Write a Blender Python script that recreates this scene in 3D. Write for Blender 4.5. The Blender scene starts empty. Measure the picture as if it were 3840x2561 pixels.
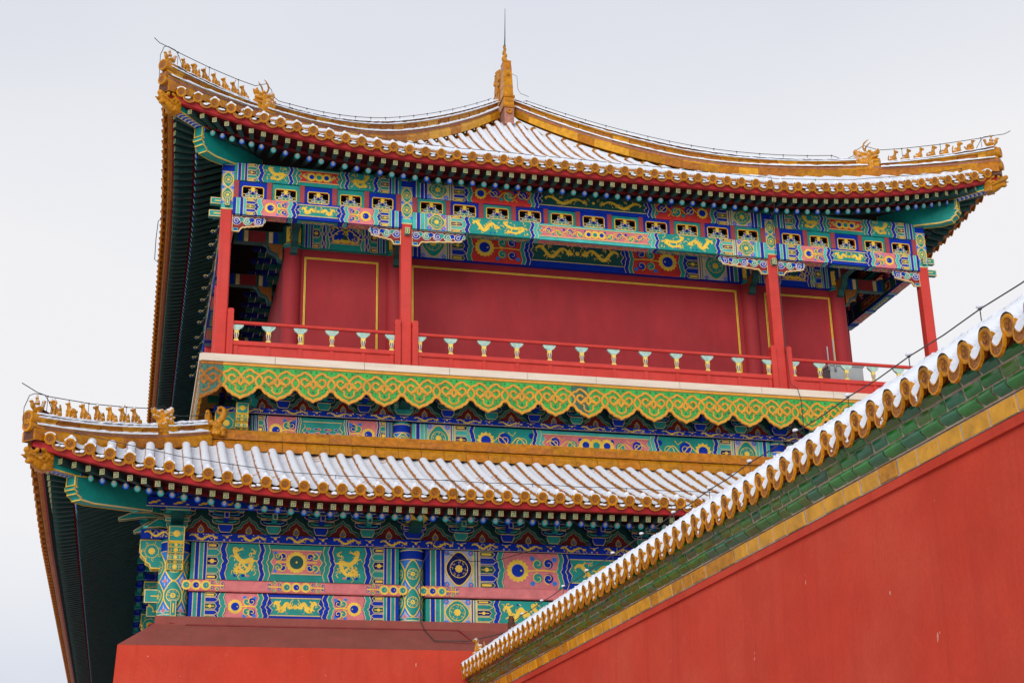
import bpy, math, random
from mathutils import Vector, Matrix, noise
random.seed(11)
S = bpy.context.scene
COL = S.collection
OFF = Vector((-12.89, 0.0, 1.6))          # survey coordinates -> world (tower axis at x=0, ground at z=0)
R_ = math.radians
pi = math.pi

# ------------------------------------------------------------------ camera
cam = bpy.data.cameras.new("camera")
cam.lens = 53.068; cam.sensor_width = 36.0; cam.sensor_fit = 'HORIZONTAL'
cam.clip_end = 2000; cam.clip_start = 0.1
camo = bpy.data.objects.new("camera", cam); COL.objects.link(camo)
CR = Vector((0.97051473, -0.24013546, -0.02088376))
CD = Vector((0.06477556, 0.34327981, -0.93699685))
CF = Vector((0.23217514, 0.90801648, 0.34871302))
m3 = Matrix((CR, -CD, -CF)).transposed()
camo.matrix_world = Matrix.Translation(OFF) @ m3.to_4x4()
S.camera = camo

# ------------------------------------------------------------------ sky, sun, exposure
W = bpy.data.worlds.new("World"); S.world = W; W.use_nodes = True
nt = W.node_tree; nt.nodes.clear()
SUN_EL, SUN_AZ = 14.0, -152.0               # azimuth measured from +Y towards +X
out = nt.nodes.new('ShaderNodeOutputWorld')
sky = nt.nodes.new('ShaderNodeTexSky'); sky.sky_type = 'NISHITA'; sky.sun_disc = False
sky.sun_elevation = R_(SUN_EL); sky.sun_rotation = R_(SUN_AZ); sky.dust_density = 2.0
bg1 = nt.nodes.new('ShaderNodeBackground'); bg1.inputs[1].default_value = 0.10
nt.links.new(sky.outputs[0], bg1.inputs[0])
tc = nt.nodes.new('ShaderNodeTexCoord')
mp = nt.nodes.new('ShaderNodeMapping'); mp.inputs['Location'].default_value = (0.35, 0.1, 0.2); mp.inputs['Scale'].default_value = (1, 1, 2.2)
nt.links.new(tc.outputs['Generated'], mp.inputs[0])
nz = nt.nodes.new('ShaderNodeTexNoise'); nz.inputs['Scale'].default_value = 2.0; nz.inputs['Detail'].default_value = 4
nt.links.new(mp.outputs[0], nz.inputs['Vector'])
sx = nt.nodes.new('ShaderNodeSeparateXYZ'); nt.links.new(tc.outputs['Generated'], sx.inputs[0])
ad = nt.nodes.new('ShaderNodeMath'); ad.operation = 'MULTIPLY_ADD'; ad.inputs[1].default_value = 0.24
nt.links.new(nz.outputs['Fac'], ad.inputs[0]); nt.links.new(sx.outputs['Z'], ad.inputs[2])      # height over the horizon, broken up by cloud
rp = nt.nodes.new('ShaderNodeValToRGB'); cr = rp.color_ramp
K = 0.785
for i, (p, c) in enumerate(((0.05, (0.52, 0.57, 0.70)), (0.20, (0.58, 0.64, 0.77)), (0.37, (0.90, 0.885, 0.90)), (0.53, (0.90, 0.89, 0.905)), (0.70, (0.71, 0.735, 0.815)), (1.0, (0.84, 0.86, 0.91)))):
    e = cr.elements[i] if i < 2 else cr.elements.new(p)
    e.position = p; e.color = (c[0] * K, c[1] * K, c[2] * K, 1)
nt.links.new(ad.outputs[0], rp.inputs[0])
bg2 = nt.nodes.new('ShaderNodeBackground'); bg2.inputs[1].default_value = 1.0
nt.links.new(rp.outputs[0], bg2.inputs[0])
mx = nt.nodes.new('ShaderNodeMixShader'); mx.inputs[0].default_value = 0.93   # cloud cover
nt.links.new(bg1.outputs[0], mx.inputs[1]); nt.links.new(bg2.outputs[0], mx.inputs[2])
nt.links.new(mx.outputs[0], out.inputs[0])
sl = bpy.data.lights.new("sun", 'SUN'); sl.energy = 1.5; sl.angle = R_(35); sl.color = (1.0, 0.96, 0.90)
so = bpy.data.objects.new("sun", sl); COL.objects.link(so)
sd = Vector((math.sin(R_(SUN_AZ)) * math.cos(R_(SUN_EL)), math.cos(R_(SUN_AZ)) * math.cos(R_(SUN_EL)), math.sin(R_(SUN_EL))))
so.rotation_euler = sd.to_track_quat('Z', 'Y').to_euler(); so.location = (-30, -30, 60)
S.view_settings.view_transform = 'Standard'; S.view_settings.look = 'None'
S.view_settings.exposure = 0.40; S.view_settings.gamma = 1.0

# ------------------------------------------------------------------ materials
MATS = {}
def mat(name, col, rough=0.6, var=0.25, scale=3.0, col2=None, amt=0.0, bump=0.0, bscale=20.0, metal=0.0, spec=0.4, rnd=0.0, stretch=None):
    m = bpy.data.materials.new(name); m.use_nodes = True
    t = m.node_tree; b = t.nodes['Principled BSDF']
    b.inputs['Roughness'].default_value = rough; b.inputs['Metallic'].default_value = metal
    b.inputs['Specular IOR Level'].default_value = spec
    g = t.nodes.new('ShaderNodeNewGeometry')
    vec = g.outputs['Position']
    if stretch:
        mm = t.nodes.new('ShaderNodeMapping'); mm.inputs['Scale'].default_value = stretch
        t.links.new(vec, mm.inputs[0]); vec = mm.outputs[0]
    n = t.nodes.new('ShaderNodeTexNoise'); n.inputs['Scale'].default_value = scale; n.inputs['Detail'].default_value = 6; n.inputs['Roughness'].default_value = 0.65
    t.links.new(vec, n.inputs['Vector'])
    r = t.nodes.new('ShaderNodeValToRGB')
    r.color_ramp.elements[0].position = 0.3; r.color_ramp.elements[1].position = 0.7
    r.color_ramp.elements[0].color = tuple(max(0, c * (1 - var)) for c in col) + (1,)
    r.color_ramp.elements[1].color = tuple(min(1, c * (1 + var)) for c in col) + (1,)
    t.links.new(n.outputs['Fac'], r.inputs[0]); src = r.outputs[0]
    if col2 is not None:
        n2 = t.nodes.new('ShaderNodeTexNoise'); n2.inputs['Scale'].default_value = scale * 2.7; n2.inputs['Detail'].default_value = 8; n2.inputs['Roughness'].default_value = 0.7
        t.links.new(vec, n2.inputs['Vector'])
        r2 = t.nodes.new('ShaderNodeValToRGB')
        r2.color_ramp.elements[0].position = 0.5 + 0.18 * (1 - amt) ; r2.color_ramp.elements[1].position = 0.56 + 0.18 * (1 - amt)
        t.links.new(n2.outputs['Fac'], r2.inputs[0])
        mixn = t.nodes.new('ShaderNodeMix'); mixn.data_type = 'RGBA'
        t.links.new(r2.outputs[0], mixn.inputs[0]); t.links.new(src, mixn.inputs[6]); mixn.inputs[7].default_value = tuple(col2) + (1,)
        src = mixn.outputs[2]
    if rnd > 0:
        oi = t.nodes.new('ShaderNodeObjectInfo'); hs = t.nodes.new('ShaderNodeHueSaturation')
        ma = t.nodes.new('ShaderNodeMapRange'); ma.inputs[3].default_value = 1 - rnd; ma.inputs[4].default_value = 1 + rnd * 0.6
        t.links.new(oi.outputs['Random'], ma.inputs[0]); t.links.new(ma.outputs[0], hs.inputs['Value'])
        t.links.new(src, hs.inputs['Color']); src = hs.outputs[0]
    t.links.new(src, b.inputs['Base Color'])
    if bump > 0:
        n3 = t.nodes.new('ShaderNodeTexNoise'); n3.inputs['Scale'].default_value = bscale; n3.inputs['Detail'].default_value = 5
        t.links.new(vec, n3.inputs['Vector'])
        bp = t.nodes.new('ShaderNodeBump'); bp.inputs['Strength'].default_value = bump; bp.inputs['Distance'].default_value = 0.02
        t.links.new(n3.outputs['Fac'], bp.inputs['Height']); t.links.new(bp.outputs[0], b.inputs['Normal'])
    MATS[name] = m
    return m
mat('teal', (0.003, 0.265, 0.225), 0.55, 0.22, 2.5, (0.003, 0.13, 0.11), 0.22)
mat('teal_deep', (0.003, 0.075, 0.065), 0.6, 0.3, 3)
mat('blue', (0.002, 0.030, 0.37), 0.6, 0.2, 3, (0.002, 0.012, 0.16), 0.2, spec=0.15)
mat('navy', (0.003, 0.010, 0.13), 0.6, 0.3, 3, spec=0.15)
mat('sky_blue', (0.015, 0.19, 0.66), 0.5, 0.2, 4)
mat('mint', (0.05, 0.46, 0.42), 0.5, 0.2, 4)
mat('lilac', (0.42, 0.42, 0.52), 0.6, 0.12, 5)
mat('gold', (0.86, 0.55, 0.045), 0.4, 0.18, 5, (0.55, 0.28, 0.02), 0.15, spec=0.5)
mat('gold_frame', (0.86, 0.58, 0.06), 0.4, 0.12, 5, spec=0.4)
mat('gold_line', (0.70, 0.52, 0.22), 0.45, 0.2, 5)
mat('cream', (0.72, 0.62, 0.46), 0.6, 0.15, 5)
mat('pink', (0.66, 0.18, 0.19), 0.55, 0.2, 4, (0.60, 0.28, 0.28), 0.2)
mat('scarlet', (0.60, 0.035, 0.025), 0.45, 0.2, 4)
mat('column_red', (0.56, 0.048, 0.036), 0.55, 0.12, 2.0, (0.20, 0.05, 0.045), 0.08, bump=0.15, bscale=9, spec=0.2)
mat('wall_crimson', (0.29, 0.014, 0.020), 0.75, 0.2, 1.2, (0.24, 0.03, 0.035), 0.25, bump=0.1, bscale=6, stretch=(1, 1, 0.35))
mat('board_red', (0.21, 0.010, 0.012), 0.6, 0.2, 3)
mat('plaster_red', (0.51, 0.052, 0.029), 0.92, 0.12, 0.6, (0.53, 0.075, 0.048), 0.22, bump=0.3, bscale=14, spec=0.12)
mat('ledge_red', (0.30, 0.072, 0.057), 0.9, 0.15, 1.5, (0.24, 0.078, 0.062), 0.4, bump=0.3, bscale=12)
mat('mauve_red', (0.33, 0.05, 0.06), 0.7, 0.15, 4)
mat('eave_red', (0.42, 0.012, 0.016), 0.5, 0.2, 4)
mat('rafter_green', (0.008, 0.05, 0.044), 0.7, 0.3, 4)
mat('rafter_tip', (0.055, 0.17, 0.09), 0.5, 0.2, 6)
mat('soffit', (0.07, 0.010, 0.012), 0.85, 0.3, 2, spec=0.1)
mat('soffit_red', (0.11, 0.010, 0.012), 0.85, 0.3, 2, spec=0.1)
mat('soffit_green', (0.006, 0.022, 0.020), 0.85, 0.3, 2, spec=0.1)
mat('tile_yellow', (0.46, 0.185, 0.006), 0.32, 0.35, 6, (0.22, 0.06, 0.010), 0.4, bump=0.2, bscale=18, spec=0.22, rnd=0.22)
mat('tile_orange', (0.40, 0.140, 0.006), 0.34, 0.35, 5, (0.52, 0.23, 0.06), 0.25, bump=0.2, bscale=15, spec=0.22)
mat('tile_worn', (0.34, 0.115, 0.012), 0.5, 0.4, 7, (0.50, 0.25, 0.13), 0.4, bump=0.35, bscale=20, spec=0.2)
mat('wall_amber', (0.60, 0.28, 0.012), 0.35, 0.3, 4, (0.40, 0.17, 0.02), 0.4, bump=0.15, bscale=8, spec=0.3)
mat('tile_relief', (0.29, 0.095, 0.010), 0.45, 0.5, 30, (0.11, 0.03, 0.007), 0.55, bump=1.0, bscale=38)
mat('tile_dark', (0.10, 0.03, 0.010), 0.6, 0.4, 5)
mat('mortar', (0.36, 0.16, 0.12), 0.9, 0.25, 8)
mat('apron_green', (0.024, 0.31, 0.036), 0.25, 0.4, 3.5, (0.012, 0.18, 0.03), 0.45, spec=0.6)
mat('apron_dull', (0.03, 0.12, 0.08), 0.4, 0.3, 3)
mat('apron_gold', (0.62, 0.28, 0.012), 0.3, 0.2, 5, (0.46, 0.17, 0.012), 0.25, spec=0.6)
mat('brick_green', (0.014, 0.15, 0.020), 0.18, 0.5, 2.5, (0.07, 0.17, 0.02), 0.35, bump=0.15, bscale=5, spec=0.6, stretch=(1, 0.6, 2.5))
mat('brick_teal', (0.010, 0.12, 0.05), 0.2, 0.45, 3, (0.012, 0.17, 0.05), 0.3, bump=0.15, bscale=5, spec=0.6, stretch=(1, 0.6, 2.5))
mat('brick_olive', (0.05, 0.125, 0.012), 0.25, 0.5, 3, (0.02, 0.13, 0.03), 0.4, bump=0.15, bscale=5, spec=0.6, stretch=(1, 0.6, 2.5))
mat('brick_mortar', (0.42, 0.33, 0.25), 0.95, 0.3, 12)
mat('stone', (0.66, 0.56, 0.46), 0.8, 0.12, 1.5, (0.45, 0.40, 0.36), 0.25, bump=0.2, bscale=10, stretch=(0.5, 1, 3))
mat('snow', (0.70, 0.735, 0.81), 0.75, 0.03, 4, bump=0.5, bscale=22, spec=0.3)
mat('cable', (0.035, 0.034, 0.036), 0.5, 0.1, 3)
mat('steel_grey', (0.33, 0.36, 0.37), 0.5, 0.08, 3)
mat('steel_dark', (0.13, 0.14, 0.15), 0.5, 0.08, 3)
mat('dark', (0.012, 0.014, 0.016), 0.9, 0.2, 2)
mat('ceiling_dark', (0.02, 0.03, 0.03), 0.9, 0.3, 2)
mat('nail', (0.03, 0.04, 0.035), 0.5, 0.1, 3)
mat('paving', (0.50, 0.49, 0.48), 0.9, 0.2, 0.4, (0.78, 0.79, 0.82), 0.9, bump=0.3, bscale=4)

def weather(name, streak, fleck, blotch):
    """rain streaks, patchy limewash and small pale chips over a plaster colour"""
    m = MATS[name]; t = m.node_tree; b = t.nodes['Principled BSDF']; src = b.inputs['Base Color'].links[0].from_socket
    g = t.nodes.new('ShaderNodeNewGeometry')
    def layer(src, scale, stretch, lo, hi, col, k, detail=5):
        mp = t.nodes.new('ShaderNodeMapping'); mp.inputs['Scale'].default_value = stretch; t.links.new(g.outputs['Position'], mp.inputs[0])
        n = t.nodes.new('ShaderNodeTexNoise'); n.inputs['Scale'].default_value = scale; n.inputs['Detail'].default_value = detail; n.inputs['Roughness'].default_value = .6; t.links.new(mp.outputs[0], n.inputs['Vector'])
        r = t.nodes.new('ShaderNodeMapRange'); r.inputs[1].default_value = lo; r.inputs[2].default_value = hi; r.inputs[4].default_value = k; t.links.new(n.outputs['Fac'], r.inputs[0])
        x = t.nodes.new('ShaderNodeMix'); x.data_type = 'RGBA'; t.links.new(r.outputs[0], x.inputs[0]); t.links.new(src, x.inputs[6]); x.inputs[7].default_value = col + (1,); return x.outputs[2]
    src = layer(src, .45, (1, 1, 1), .45, .75, blotch, .55)
    src = layer(src, 2.2, (2.2, 2.2, .16), .52, .80, streak, .50)
    src = layer(src, 26, (1, 1, .8), .42, .80, streak, .35, 3)
    src = layer(src, 7, (1, 1, .55), .768, .776, fleck, .7, 2)
    t.links.new(src, b.inputs['Base Color'])
weather('plaster_red', (0.38, 0.036, 0.024), (0.62, 0.32, 0.27), (0.60, 0.10, 0.06))
weather('ledge_red', (0.19, 0.06, 0.05), (0.45, 0.33, 0.30), (0.24, 0.085, 0.07))
weather('column_red', (0.40, 0.030, 0.028), (0.34, 0.20, 0.18), (0.60, 0.075, 0.065))
weather('wall_crimson', (0.25, 0.012, 0.018), (0.36, 0.06, 0.06), (0.36, 0.03, 0.035))

# ------------------------------------------------------------------ mesh builder
class MB:
    def __init__(s): s.v = []; s.f = []; s.m = []; s.sm = []; s.mats = []
    def mi(s, n):
        if n not in s.mats: s.mats.append(n)
        return s.mats.index(n)
    def add(s, vs, fs, mt, smooth=False):
        o = len(s.v); s.v.extend(tuple(v) for v in vs); k = s.mi(mt)
        for f in fs: s.f.append(tuple(o + i for i in f)); s.m.append(k); s.sm.append(smooth)
    def face(s, pts, mt, smooth=False): s.add(pts, [tuple(range(len(pts)))], mt, smooth)
    def hexa(s, p, mt):   # p: 8 points, bottom 0-3 (ccw) and top 4-7
        s.add(p, [(3, 2, 1, 0), (4, 5, 6, 7), (0, 1, 5, 4), (1, 2, 6, 5), (2, 3, 7, 6), (3, 0, 4, 7)], mt)
    def box(s, x0, x1, y0, y1, z0, z1, mt):
        s.hexa([(x0, y0, z0), (x1, y0, z0), (x1, y1, z0), (x0, y1, z0), (x0, y0, z1), (x1, y0, z1), (x1, y1, z1), (x0, y1, z1)], mt)
    def prism(s, prof, axis, a0, a1, mt, smooth=False):
        # prof: 2d points; axis 'x' -> (y,z) profile extruded in x ; 'y' -> (x,z) ; 'z' -> (x,y)
        def P(p, a): return {'x': (a, p[0], p[1]), 'y': (p[0], a, p[1]), 'z': (p[0], p[1], a)}[axis]
        n = len(prof); vs = [P(p, a0) for p in prof] + [P(p, a1) for p in prof]
        s.add(vs, [(i, (i + 1) % n, n + (i + 1) % n, n + i) for i in range(n)], mt, smooth)
        s.add(vs[:n], [tuple(range(n))], mt); s.add(vs[n:], [tuple(range(n))], mt)
    def bar(s, a, b, w, h, mt, up=(0, 0, 1)):     # square bar between two points
        a = Vector(a); b = Vector(b); d = (b - a).normalized(); r = d.cross(Vector(up))
        if r.length < 1e-5: r = Vector((1, 0, 0))
        r.normalize(); u = r.cross(d).normalized(); r *= w / 2; u *= h / 2
        s.hexa([a - r - u, a + r - u, b + r - u, b - r - u, a - r + u, a + r + u, b + r + u, b - r + u], mt)
    def tube(s, path, r, n, mt, cap=True, smooth=True):
        path = [Vector(p) for p in path]; k = len(path)
        rs = r if isinstance(r, (list, tuple)) else [r] * k
        vs = []; ref = None
        for i, p in enumerate(path):
            d = (path[min(i + 1, k - 1)] - path[max(i - 1, 0)]).normalized()
            if ref is None: ref = Vector((0, 0, 1)) if abs(d.z) < 0.9 else Vector((1, 0, 0))
            a = d.cross(ref).normalized(); b = a.cross(d).normalized(); ref = b
            for j in range(n):
                t = 2 * pi * j / n; vs.append(p + (a * math.cos(t) + b * math.sin(t)) * rs[i])
        fs = [(i * n + j, i * n + (j + 1) % n, (i + 1) * n + (j + 1) % n, (i + 1) * n + j) for i in range(k - 1) for j in range(n)]
        s.add(vs, fs, mt, smooth)
        if cap: s.add(vs[:n], [tuple(range(n))], mt); s.add(vs[-n:], [tuple(range(n))], mt)
    def lathe(s, prof, n, M, mts, smooth=True):   # prof (r,z); mts a name or a name per band
        vs = []
        for r, z in prof:
            for j in range(n):
                t = 2 * pi * j / n; vs.append(M @ Vector((r * math.cos(t), r * math.sin(t), z)))
        for i in range(len(prof) - 1):
            mt = mts if isinstance(mts, str) else mts[i]
            vv = vs[i * n:(i + 2) * n]
            s.add(vv, [(j, (j + 1) % n, n + (j + 1) % n, n + j) for j in range(n)], mt, smooth)
    def ell(s, c, rad, mt, rot=None, n=12, k=8):
        vs = []; c = Vector(c)
        for i in range(k + 1):
            a = pi * i / k
            for j in range(n):
                b = 2 * pi * j / n
                p = Vector((rad[0] * math.sin(a) * math.cos(b), rad[1] * math.sin(a) * math.sin(b), rad[2] * math.cos(a)))
                if rot: p = rot @ p
                vs.append(c + p)
        s.add(vs, [(i * n + j, i * n + (j + 1) % n, (i + 1) * n + (j + 1) % n, (i + 1) * n + j) for i in range(k) for j in range(n)], mt, True)
    def sweep(s, frames, prof, mts, closed=True, smooth=False):
        # frames: (origin, side, up); prof: [(a,b)] ; mts per profile segment (callable(i_seg,i_frame) or list)
        n = len(prof); rows = [[f[0] + f[1] * a + f[2] * b for a, b in prof] for f in frames]
        m = n if closed else n - 1
        for i in range(len(rows) - 1):
            for j in range(m):
                j2 = (j + 1) % n
                mt = mts(j, i) if callable(mts) else mts[j]
                s.add([rows[i][j], rows[i][j2], rows[i + 1][j2], rows[i + 1][j]], [(0, 1, 2, 3)], mt, smooth)
        if closed:
            mt = mts(0, 0) if callable(mts) else mts[0]
            s.face(rows[0], mt); s.face(rows[-1], mt)
    def mesh(s, name, origin):
        me = bpy.data.meshes.new(name); o = Vector(origin)
        me.from_pydata([tuple(Vector(v) - o) for v in s.v], [], s.f)
        for n in s.mats: me.materials.append(MATS[n])
        me.polygons.foreach_set('material_index', s.m); me.polygons.foreach_set('use_smooth', s.sm)
        me.validate(verbose=False); me.update()
        return me
    def base(s):
        xs = [v[0] for v in s.v]; ys = [v[1] for v in s.v]; zs = [v[2] for v in s.v]
        return Vector(((min(xs) + max(xs)) / 2, (min(ys) + max(ys)) / 2, min(zs)))

WO = {}                                            # survey-space origin of each object
def link(o, org, parent=None, **kw):
    COL.objects.link(o); WO[o.name] = Vector(org)
    if parent is None: o.location = Vector(org) + OFF
    else: o.parent = parent; o.location = Vector(org) - WO[parent.name]
    for k, v in kw.items(): o[k] = v
    return o
def empty(name, org, parent=None, **kw):
    o = bpy.data.objects.new(name, None); o.empty_display_size = 0.2
    return link(o, org, parent, **kw)
def build(name, mb, parent=None, org=None, **kw):  # mb in survey coordinates
    org = mb.base() if org is None else Vector(org)
    return link(bpy.data.objects.new(name, mb.mesh(name, org)), org, parent, **kw)
def place(name, me, loc, rotz=0.0, parent=None, scale=None, rot=None, **kw):  # me is centred on its own origin
    o = bpy.data.objects.new(name, me); link(o, loc, parent, **kw)
    o.rotation_euler = rot if rot is not None else (0, 0, rotz)
    if scale: o.scale = (scale, scale, scale) if not isinstance(scale, tuple) else scale
    return o
def remeshed(name, mb, voxel, smooth=4, disp=0.0, dscale=0.05, snow=0.0):
    """merge overlapping lumps into one continuous skin"""
    me = mb.mesh(name + '_lumps', (0, 0, 0)); o = bpy.data.objects.new('tmp', me); COL.objects.link(o)
    r = o.modifiers.new('r', 'REMESH'); r.mode = 'VOXEL'; r.voxel_size = voxel; r.use_smooth_shade = True
    if smooth: q = o.modifiers.new('s', 'SMOOTH'); q.factor = 0.5; q.iterations = smooth
    bpy.context.view_layer.update()
    e = o.evaluated_get(bpy.context.evaluated_depsgraph_get())
    n = bpy.data.meshes.new_from_object(e); n.name = name
    bpy.data.objects.remove(o); bpy.data.meshes.remove(me)
    if disp:
        for v in n.vertices:
            k = noise.noise(Vector(v.co) / dscale) * disp
            v.co += v.normal * k
    n.materials.clear()
    for k in mb.mats: n.materials.append(MATS[k])
    if snow:                                       # snow lodged on whatever faces up
        n.materials.append(MATS['snow']); k = len(n.materials) - 1
        for p in n.polygons:
            if p.normal.z > snow + .22 * noise.noise(Vector(p.center) * 14): p.material_index = k
    return n

# ------------------------------------------------------------------ painted ornament (inlay a few mm proud of its timber)
class Paint:
    def __init__(s, mb, fn, st=0.004): s.mb = mb; s.fn = fn; s.st = st
    def P(s, u, v, l): return s.fn(u, v, l * s.st)
    seq = 0
    def poly(s, pts, mt, l):
        Paint.seq = (Paint.seq + 1) % 18          # strokes never share a plane
        s.mb.face([s.P(u, v, l + .04 * Paint.seq) for u, v in pts], mt)
    def rect(s, u0, v0, u1, v1, mt, l, n=1):
        for i in range(n):
            a = u0 + (u1 - u0) * i / n; b = u0 + (u1 - u0) * (i + 1) / n
            s.poly([(a, v0), (b, v0), (b, v1), (a, v1)], mt, l)
    def star(s, c, pts, mt, l, rings=1):
        n = len(pts); prev = [c] * n
        for k in range(1, rings + 1):
            t = k / rings; cur = [(c[0] + (p[0] - c[0]) * t, c[1] + (p[1] - c[1]) * t) for p in pts]
            for i in range(n):
                j = (i + 1) % n
                if k == 1: s.poly([c, cur[i], cur[j]], mt, l)
                else: s.poly([prev[i], cur[i], cur[j], prev[j]], mt, l)
            prev = cur
    def disc(s, u, v, r, mt, l, n=14, ry=None, rings=1):
        ry = ry or r; pts = [(u + r * math.cos(2 * pi * i / n), v + ry * math.sin(2 * pi * i / n)) for i in range(n)]
        if rings == 1: s.poly(pts, mt, l)
        else: s.star((u, v), pts, mt, l, rings)
    def line(s, pts, w, mt, l, closed=False):
        n = len(pts); ws = w if isinstance(w, (list, tuple)) else [w] * n
        L = []
        for i in range(n):
            if closed: a = pts[i - 1]; b = pts[(i + 1) % n]
            else: a = pts[max(i - 1, 0)]; b = pts[min(i + 1, n - 1)]
            dx, dy = b[0] - a[0], b[1] - a[1]; q = math.hypot(dx, dy) or 1e-6
            nx, ny = -dy / q * ws[i] / 2, dx / q * ws[i] / 2
            L.append(((pts[i][0] + nx, pts[i][1] + ny), (pts[i][0] - nx, pts[i][1] - ny)))
        for i in range(n if closed else n - 1):
            j = (i + 1) % n
            s.poly([L[i][0], L[i][1], L[j][1], L[j][0]], mt, l)
    def sub(s, du, dv, flip=None):
        f = s.fn
        if flip is None: return Paint(s.mb, lambda u, v, h: f(u + du, v + dv, h), s.st)
        return Paint(s.mb, lambda u, v, h: f(flip - u, v, h), s.st)
    # motifs
    def flower(s, u, v, r, mt, l, k=10, inner=0.80):
        n = k * 2; s.poly([(u + (r if i % 2 == 0 else r * inner) * math.cos(2 * pi * i / n), v + (r if i % 2 == 0 else r * inner) * math.sin(2 * pi * i / n)) for i in range(n)], mt, l)
    def spiral(s, u, v, r, a0, turns, w, mt, l, dirn=1, n=14):
        pts = []
        for i in range(n + 1):
            t = i / n; a = a0 + dirn * turns * 2 * pi * t; q = r * (1 - 0.82 * t)
            pts.append((u + q * math.cos(a), v + q * math.sin(a)))
        s.line(pts, [w * (1 - 0.45 * i / n) for i in range(n + 1)], mt, l)
    def scroll(s, u0, v0, u1, v1, l, bg=None, cols=('blue', 'teal'), gold='gold', n=None, w=0.028):
        """row of curling leaves filling a panel"""
        H = v1 - v0; Lh = u1 - u0; n = n or max(1, round(Lh / (H * 0.95))); du = Lh / n
        wave = [(u0 + Lh * i / (n * 8), v0 + H * (0.5 + 0.17 * math.sin(pi * i / 4))) for i in range(n * 8 + 1)]
        for i in range(n):
            c = u0 + du * (i + 0.5); k = 1 if i % 2 == 0 else -1; R0 = min(H * .33, du * .40)
            vv = v0 + H * (0.5 + 0.06 * k)
            s.disc(c, vv, R0 * 0.92, cols[i % 2], l, 10)
            s.spiral(c, vv, R0, pi / 2 * k, 1.25, w, gold, l + 1, k, 12)
            s.disc(c + du * 0.48, v0 + H * (0.5 - 0.27 * k), H * 0.13, cols[(i + 1) % 2], l, 7)
            s.line([(c + du * .2, v0 + H * (.5 + .38 * k)), (c + du * .45, v0 + H * (.5 + .22 * k)), (c + du * .62, v0 + H * (.5 + .40 * k))], w * .7, gold, l + 1)
        s.line(wave, w, gold, l + 2)
    def sunpanel(s, u0, v0, u1, v1, l, mirror=1, core='blue', gold='gold', big=True):
        """half sunflower with a pearl heart, scroll leaves beside it"""
        H = v1 - v0; r = min(H * 0.36, (u1 - u0) * .27); cu = u0 + r * 1.05; cv = (v0 + v1) / 2
        s.flower(cu, cv, r, gold, l, 16, 0.86); s.disc(cu, cv, r * 0.60, 'gold_line', l + 1, 14); s.disc(cu, cv, r * 0.54, core, l + 2, 14); s.disc(cu + r * 0.28, cv, r * 0.09, 'gold', l + 3, 6)
        a = cu + r * 1.05; b = u1; q = (b - a)
        if q > H * 0.25:
            for k in (1, -1):
                s.disc(a + q * .30, cv + k * H * .22, H * .15, 'teal', l, 9); s.spiral(a + q * .30, cv + k * H * .22, H * .18, -pi / 2 * k, 1.1, .026, gold, l + 1, -k, 11)
                s.disc(a + q * .70, cv + k * H * .22, H * .15, 'blue', l, 9); s.spiral(a + q * .70, cv + k * H * .22, H * .18, pi / 2 * k, 1.1, .026, gold, l + 1, k, 11)
                s.disc(a + q * .93, cv + k * H * .36, H * .08, 'sky_blue', l, 6); s.disc(a + q * .1, cv + k * H * .38, H * .08, 'sky_blue', l, 6)
            s.line([(cu + r * .8, cv), (a + q * .5, cv + H * .03), (b - .02, cv)], .035, gold, l + 2)
    def dragon(s, u0, v0, u1, v1, l, mt='gold', seed=0, run=False):
        """gilded dragon: tapering coiled body, maned head, four clawed legs, flame wisps"""
        rr = random.Random(seed); Lh = u1 - u0; H = v1 - v0; pts = []; n = 26
        if run:   # stretched, running
            for i in range(n + 1):
                t = i / n; pts.append((u0 + Lh * (0.04 + 0.80 * t), v0 + H * (0.50 + 0.30 * math.sin(t * 2.3 * 2 * pi / 1.6 + 0.4) * (1 - .3 * t))))
        else:     # coiled in an S
            for i in range(n + 1):
                t = i / n; a = t * 2 * pi * 1.05
                pts.append((u0 + Lh * (0.5 + 0.36 * math.cos(a * 0.98 + 2.2) * (1 - .25 * t)), v0 + H * (0.86 - 0.66 * t + 0.10 * math.sin(2 * a))))
        w = min(0.105, H * (0.24 if run else 0.17))
        ws = [w * (0.25 + 0.85 * math.sin(pi * min(1, 0.12 + 0.80 * i / n))) for i in range(n + 1)]
        s.line(pts, ws, mt, l)
        hx, hy = pts[-1]; r = H * (0.15 if run else 0.115)
        s.flower(hx, hy, r * 1.35, mt, l + 1, 7, .55); s.disc(hx + r * .9, hy - r * .15, r * .62, mt, l + 1, 7); s.disc(hx + r * .2, hy + r * .2, r * .2, 'scarlet', l + 2, 5)
        for k in (1, -1): s.line([(hx + r, hy), (hx + r * 1.7, hy + k * r * .6), (hx + r * 2.1, hy + k * r * 1.1)], .014, mt, l)
        for f, d in ((.22, 1), (.36, -1), (.62, 1), (.78, -1)):
            p = pts[int(n * f)]; q = pts[int(n * f) + 1]; dx, dy = q[0] - p[0], q[1] - p[1]; g = math.hypot(dx, dy) or 1e-6
            nx, ny = -dy / g * d, dx / g * d; e = (p[0] + nx * H * .20, p[1] + ny * H * .20)
            e = (min(max(e[0], u0 + .03), u1 - .03), min(max(e[1], v0 + .03), v1 - .03))
            s.line([p, e], [w * .6, w * .35], mt, l)
            for a in (-.7, 0, .7):
                th = math.atan2(ny, nx) + a; s.line([e, (e[0] + H * .075 * math.cos(th), e[1] + H * .075 * math.sin(th))], [.018, .008], mt, l)
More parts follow.
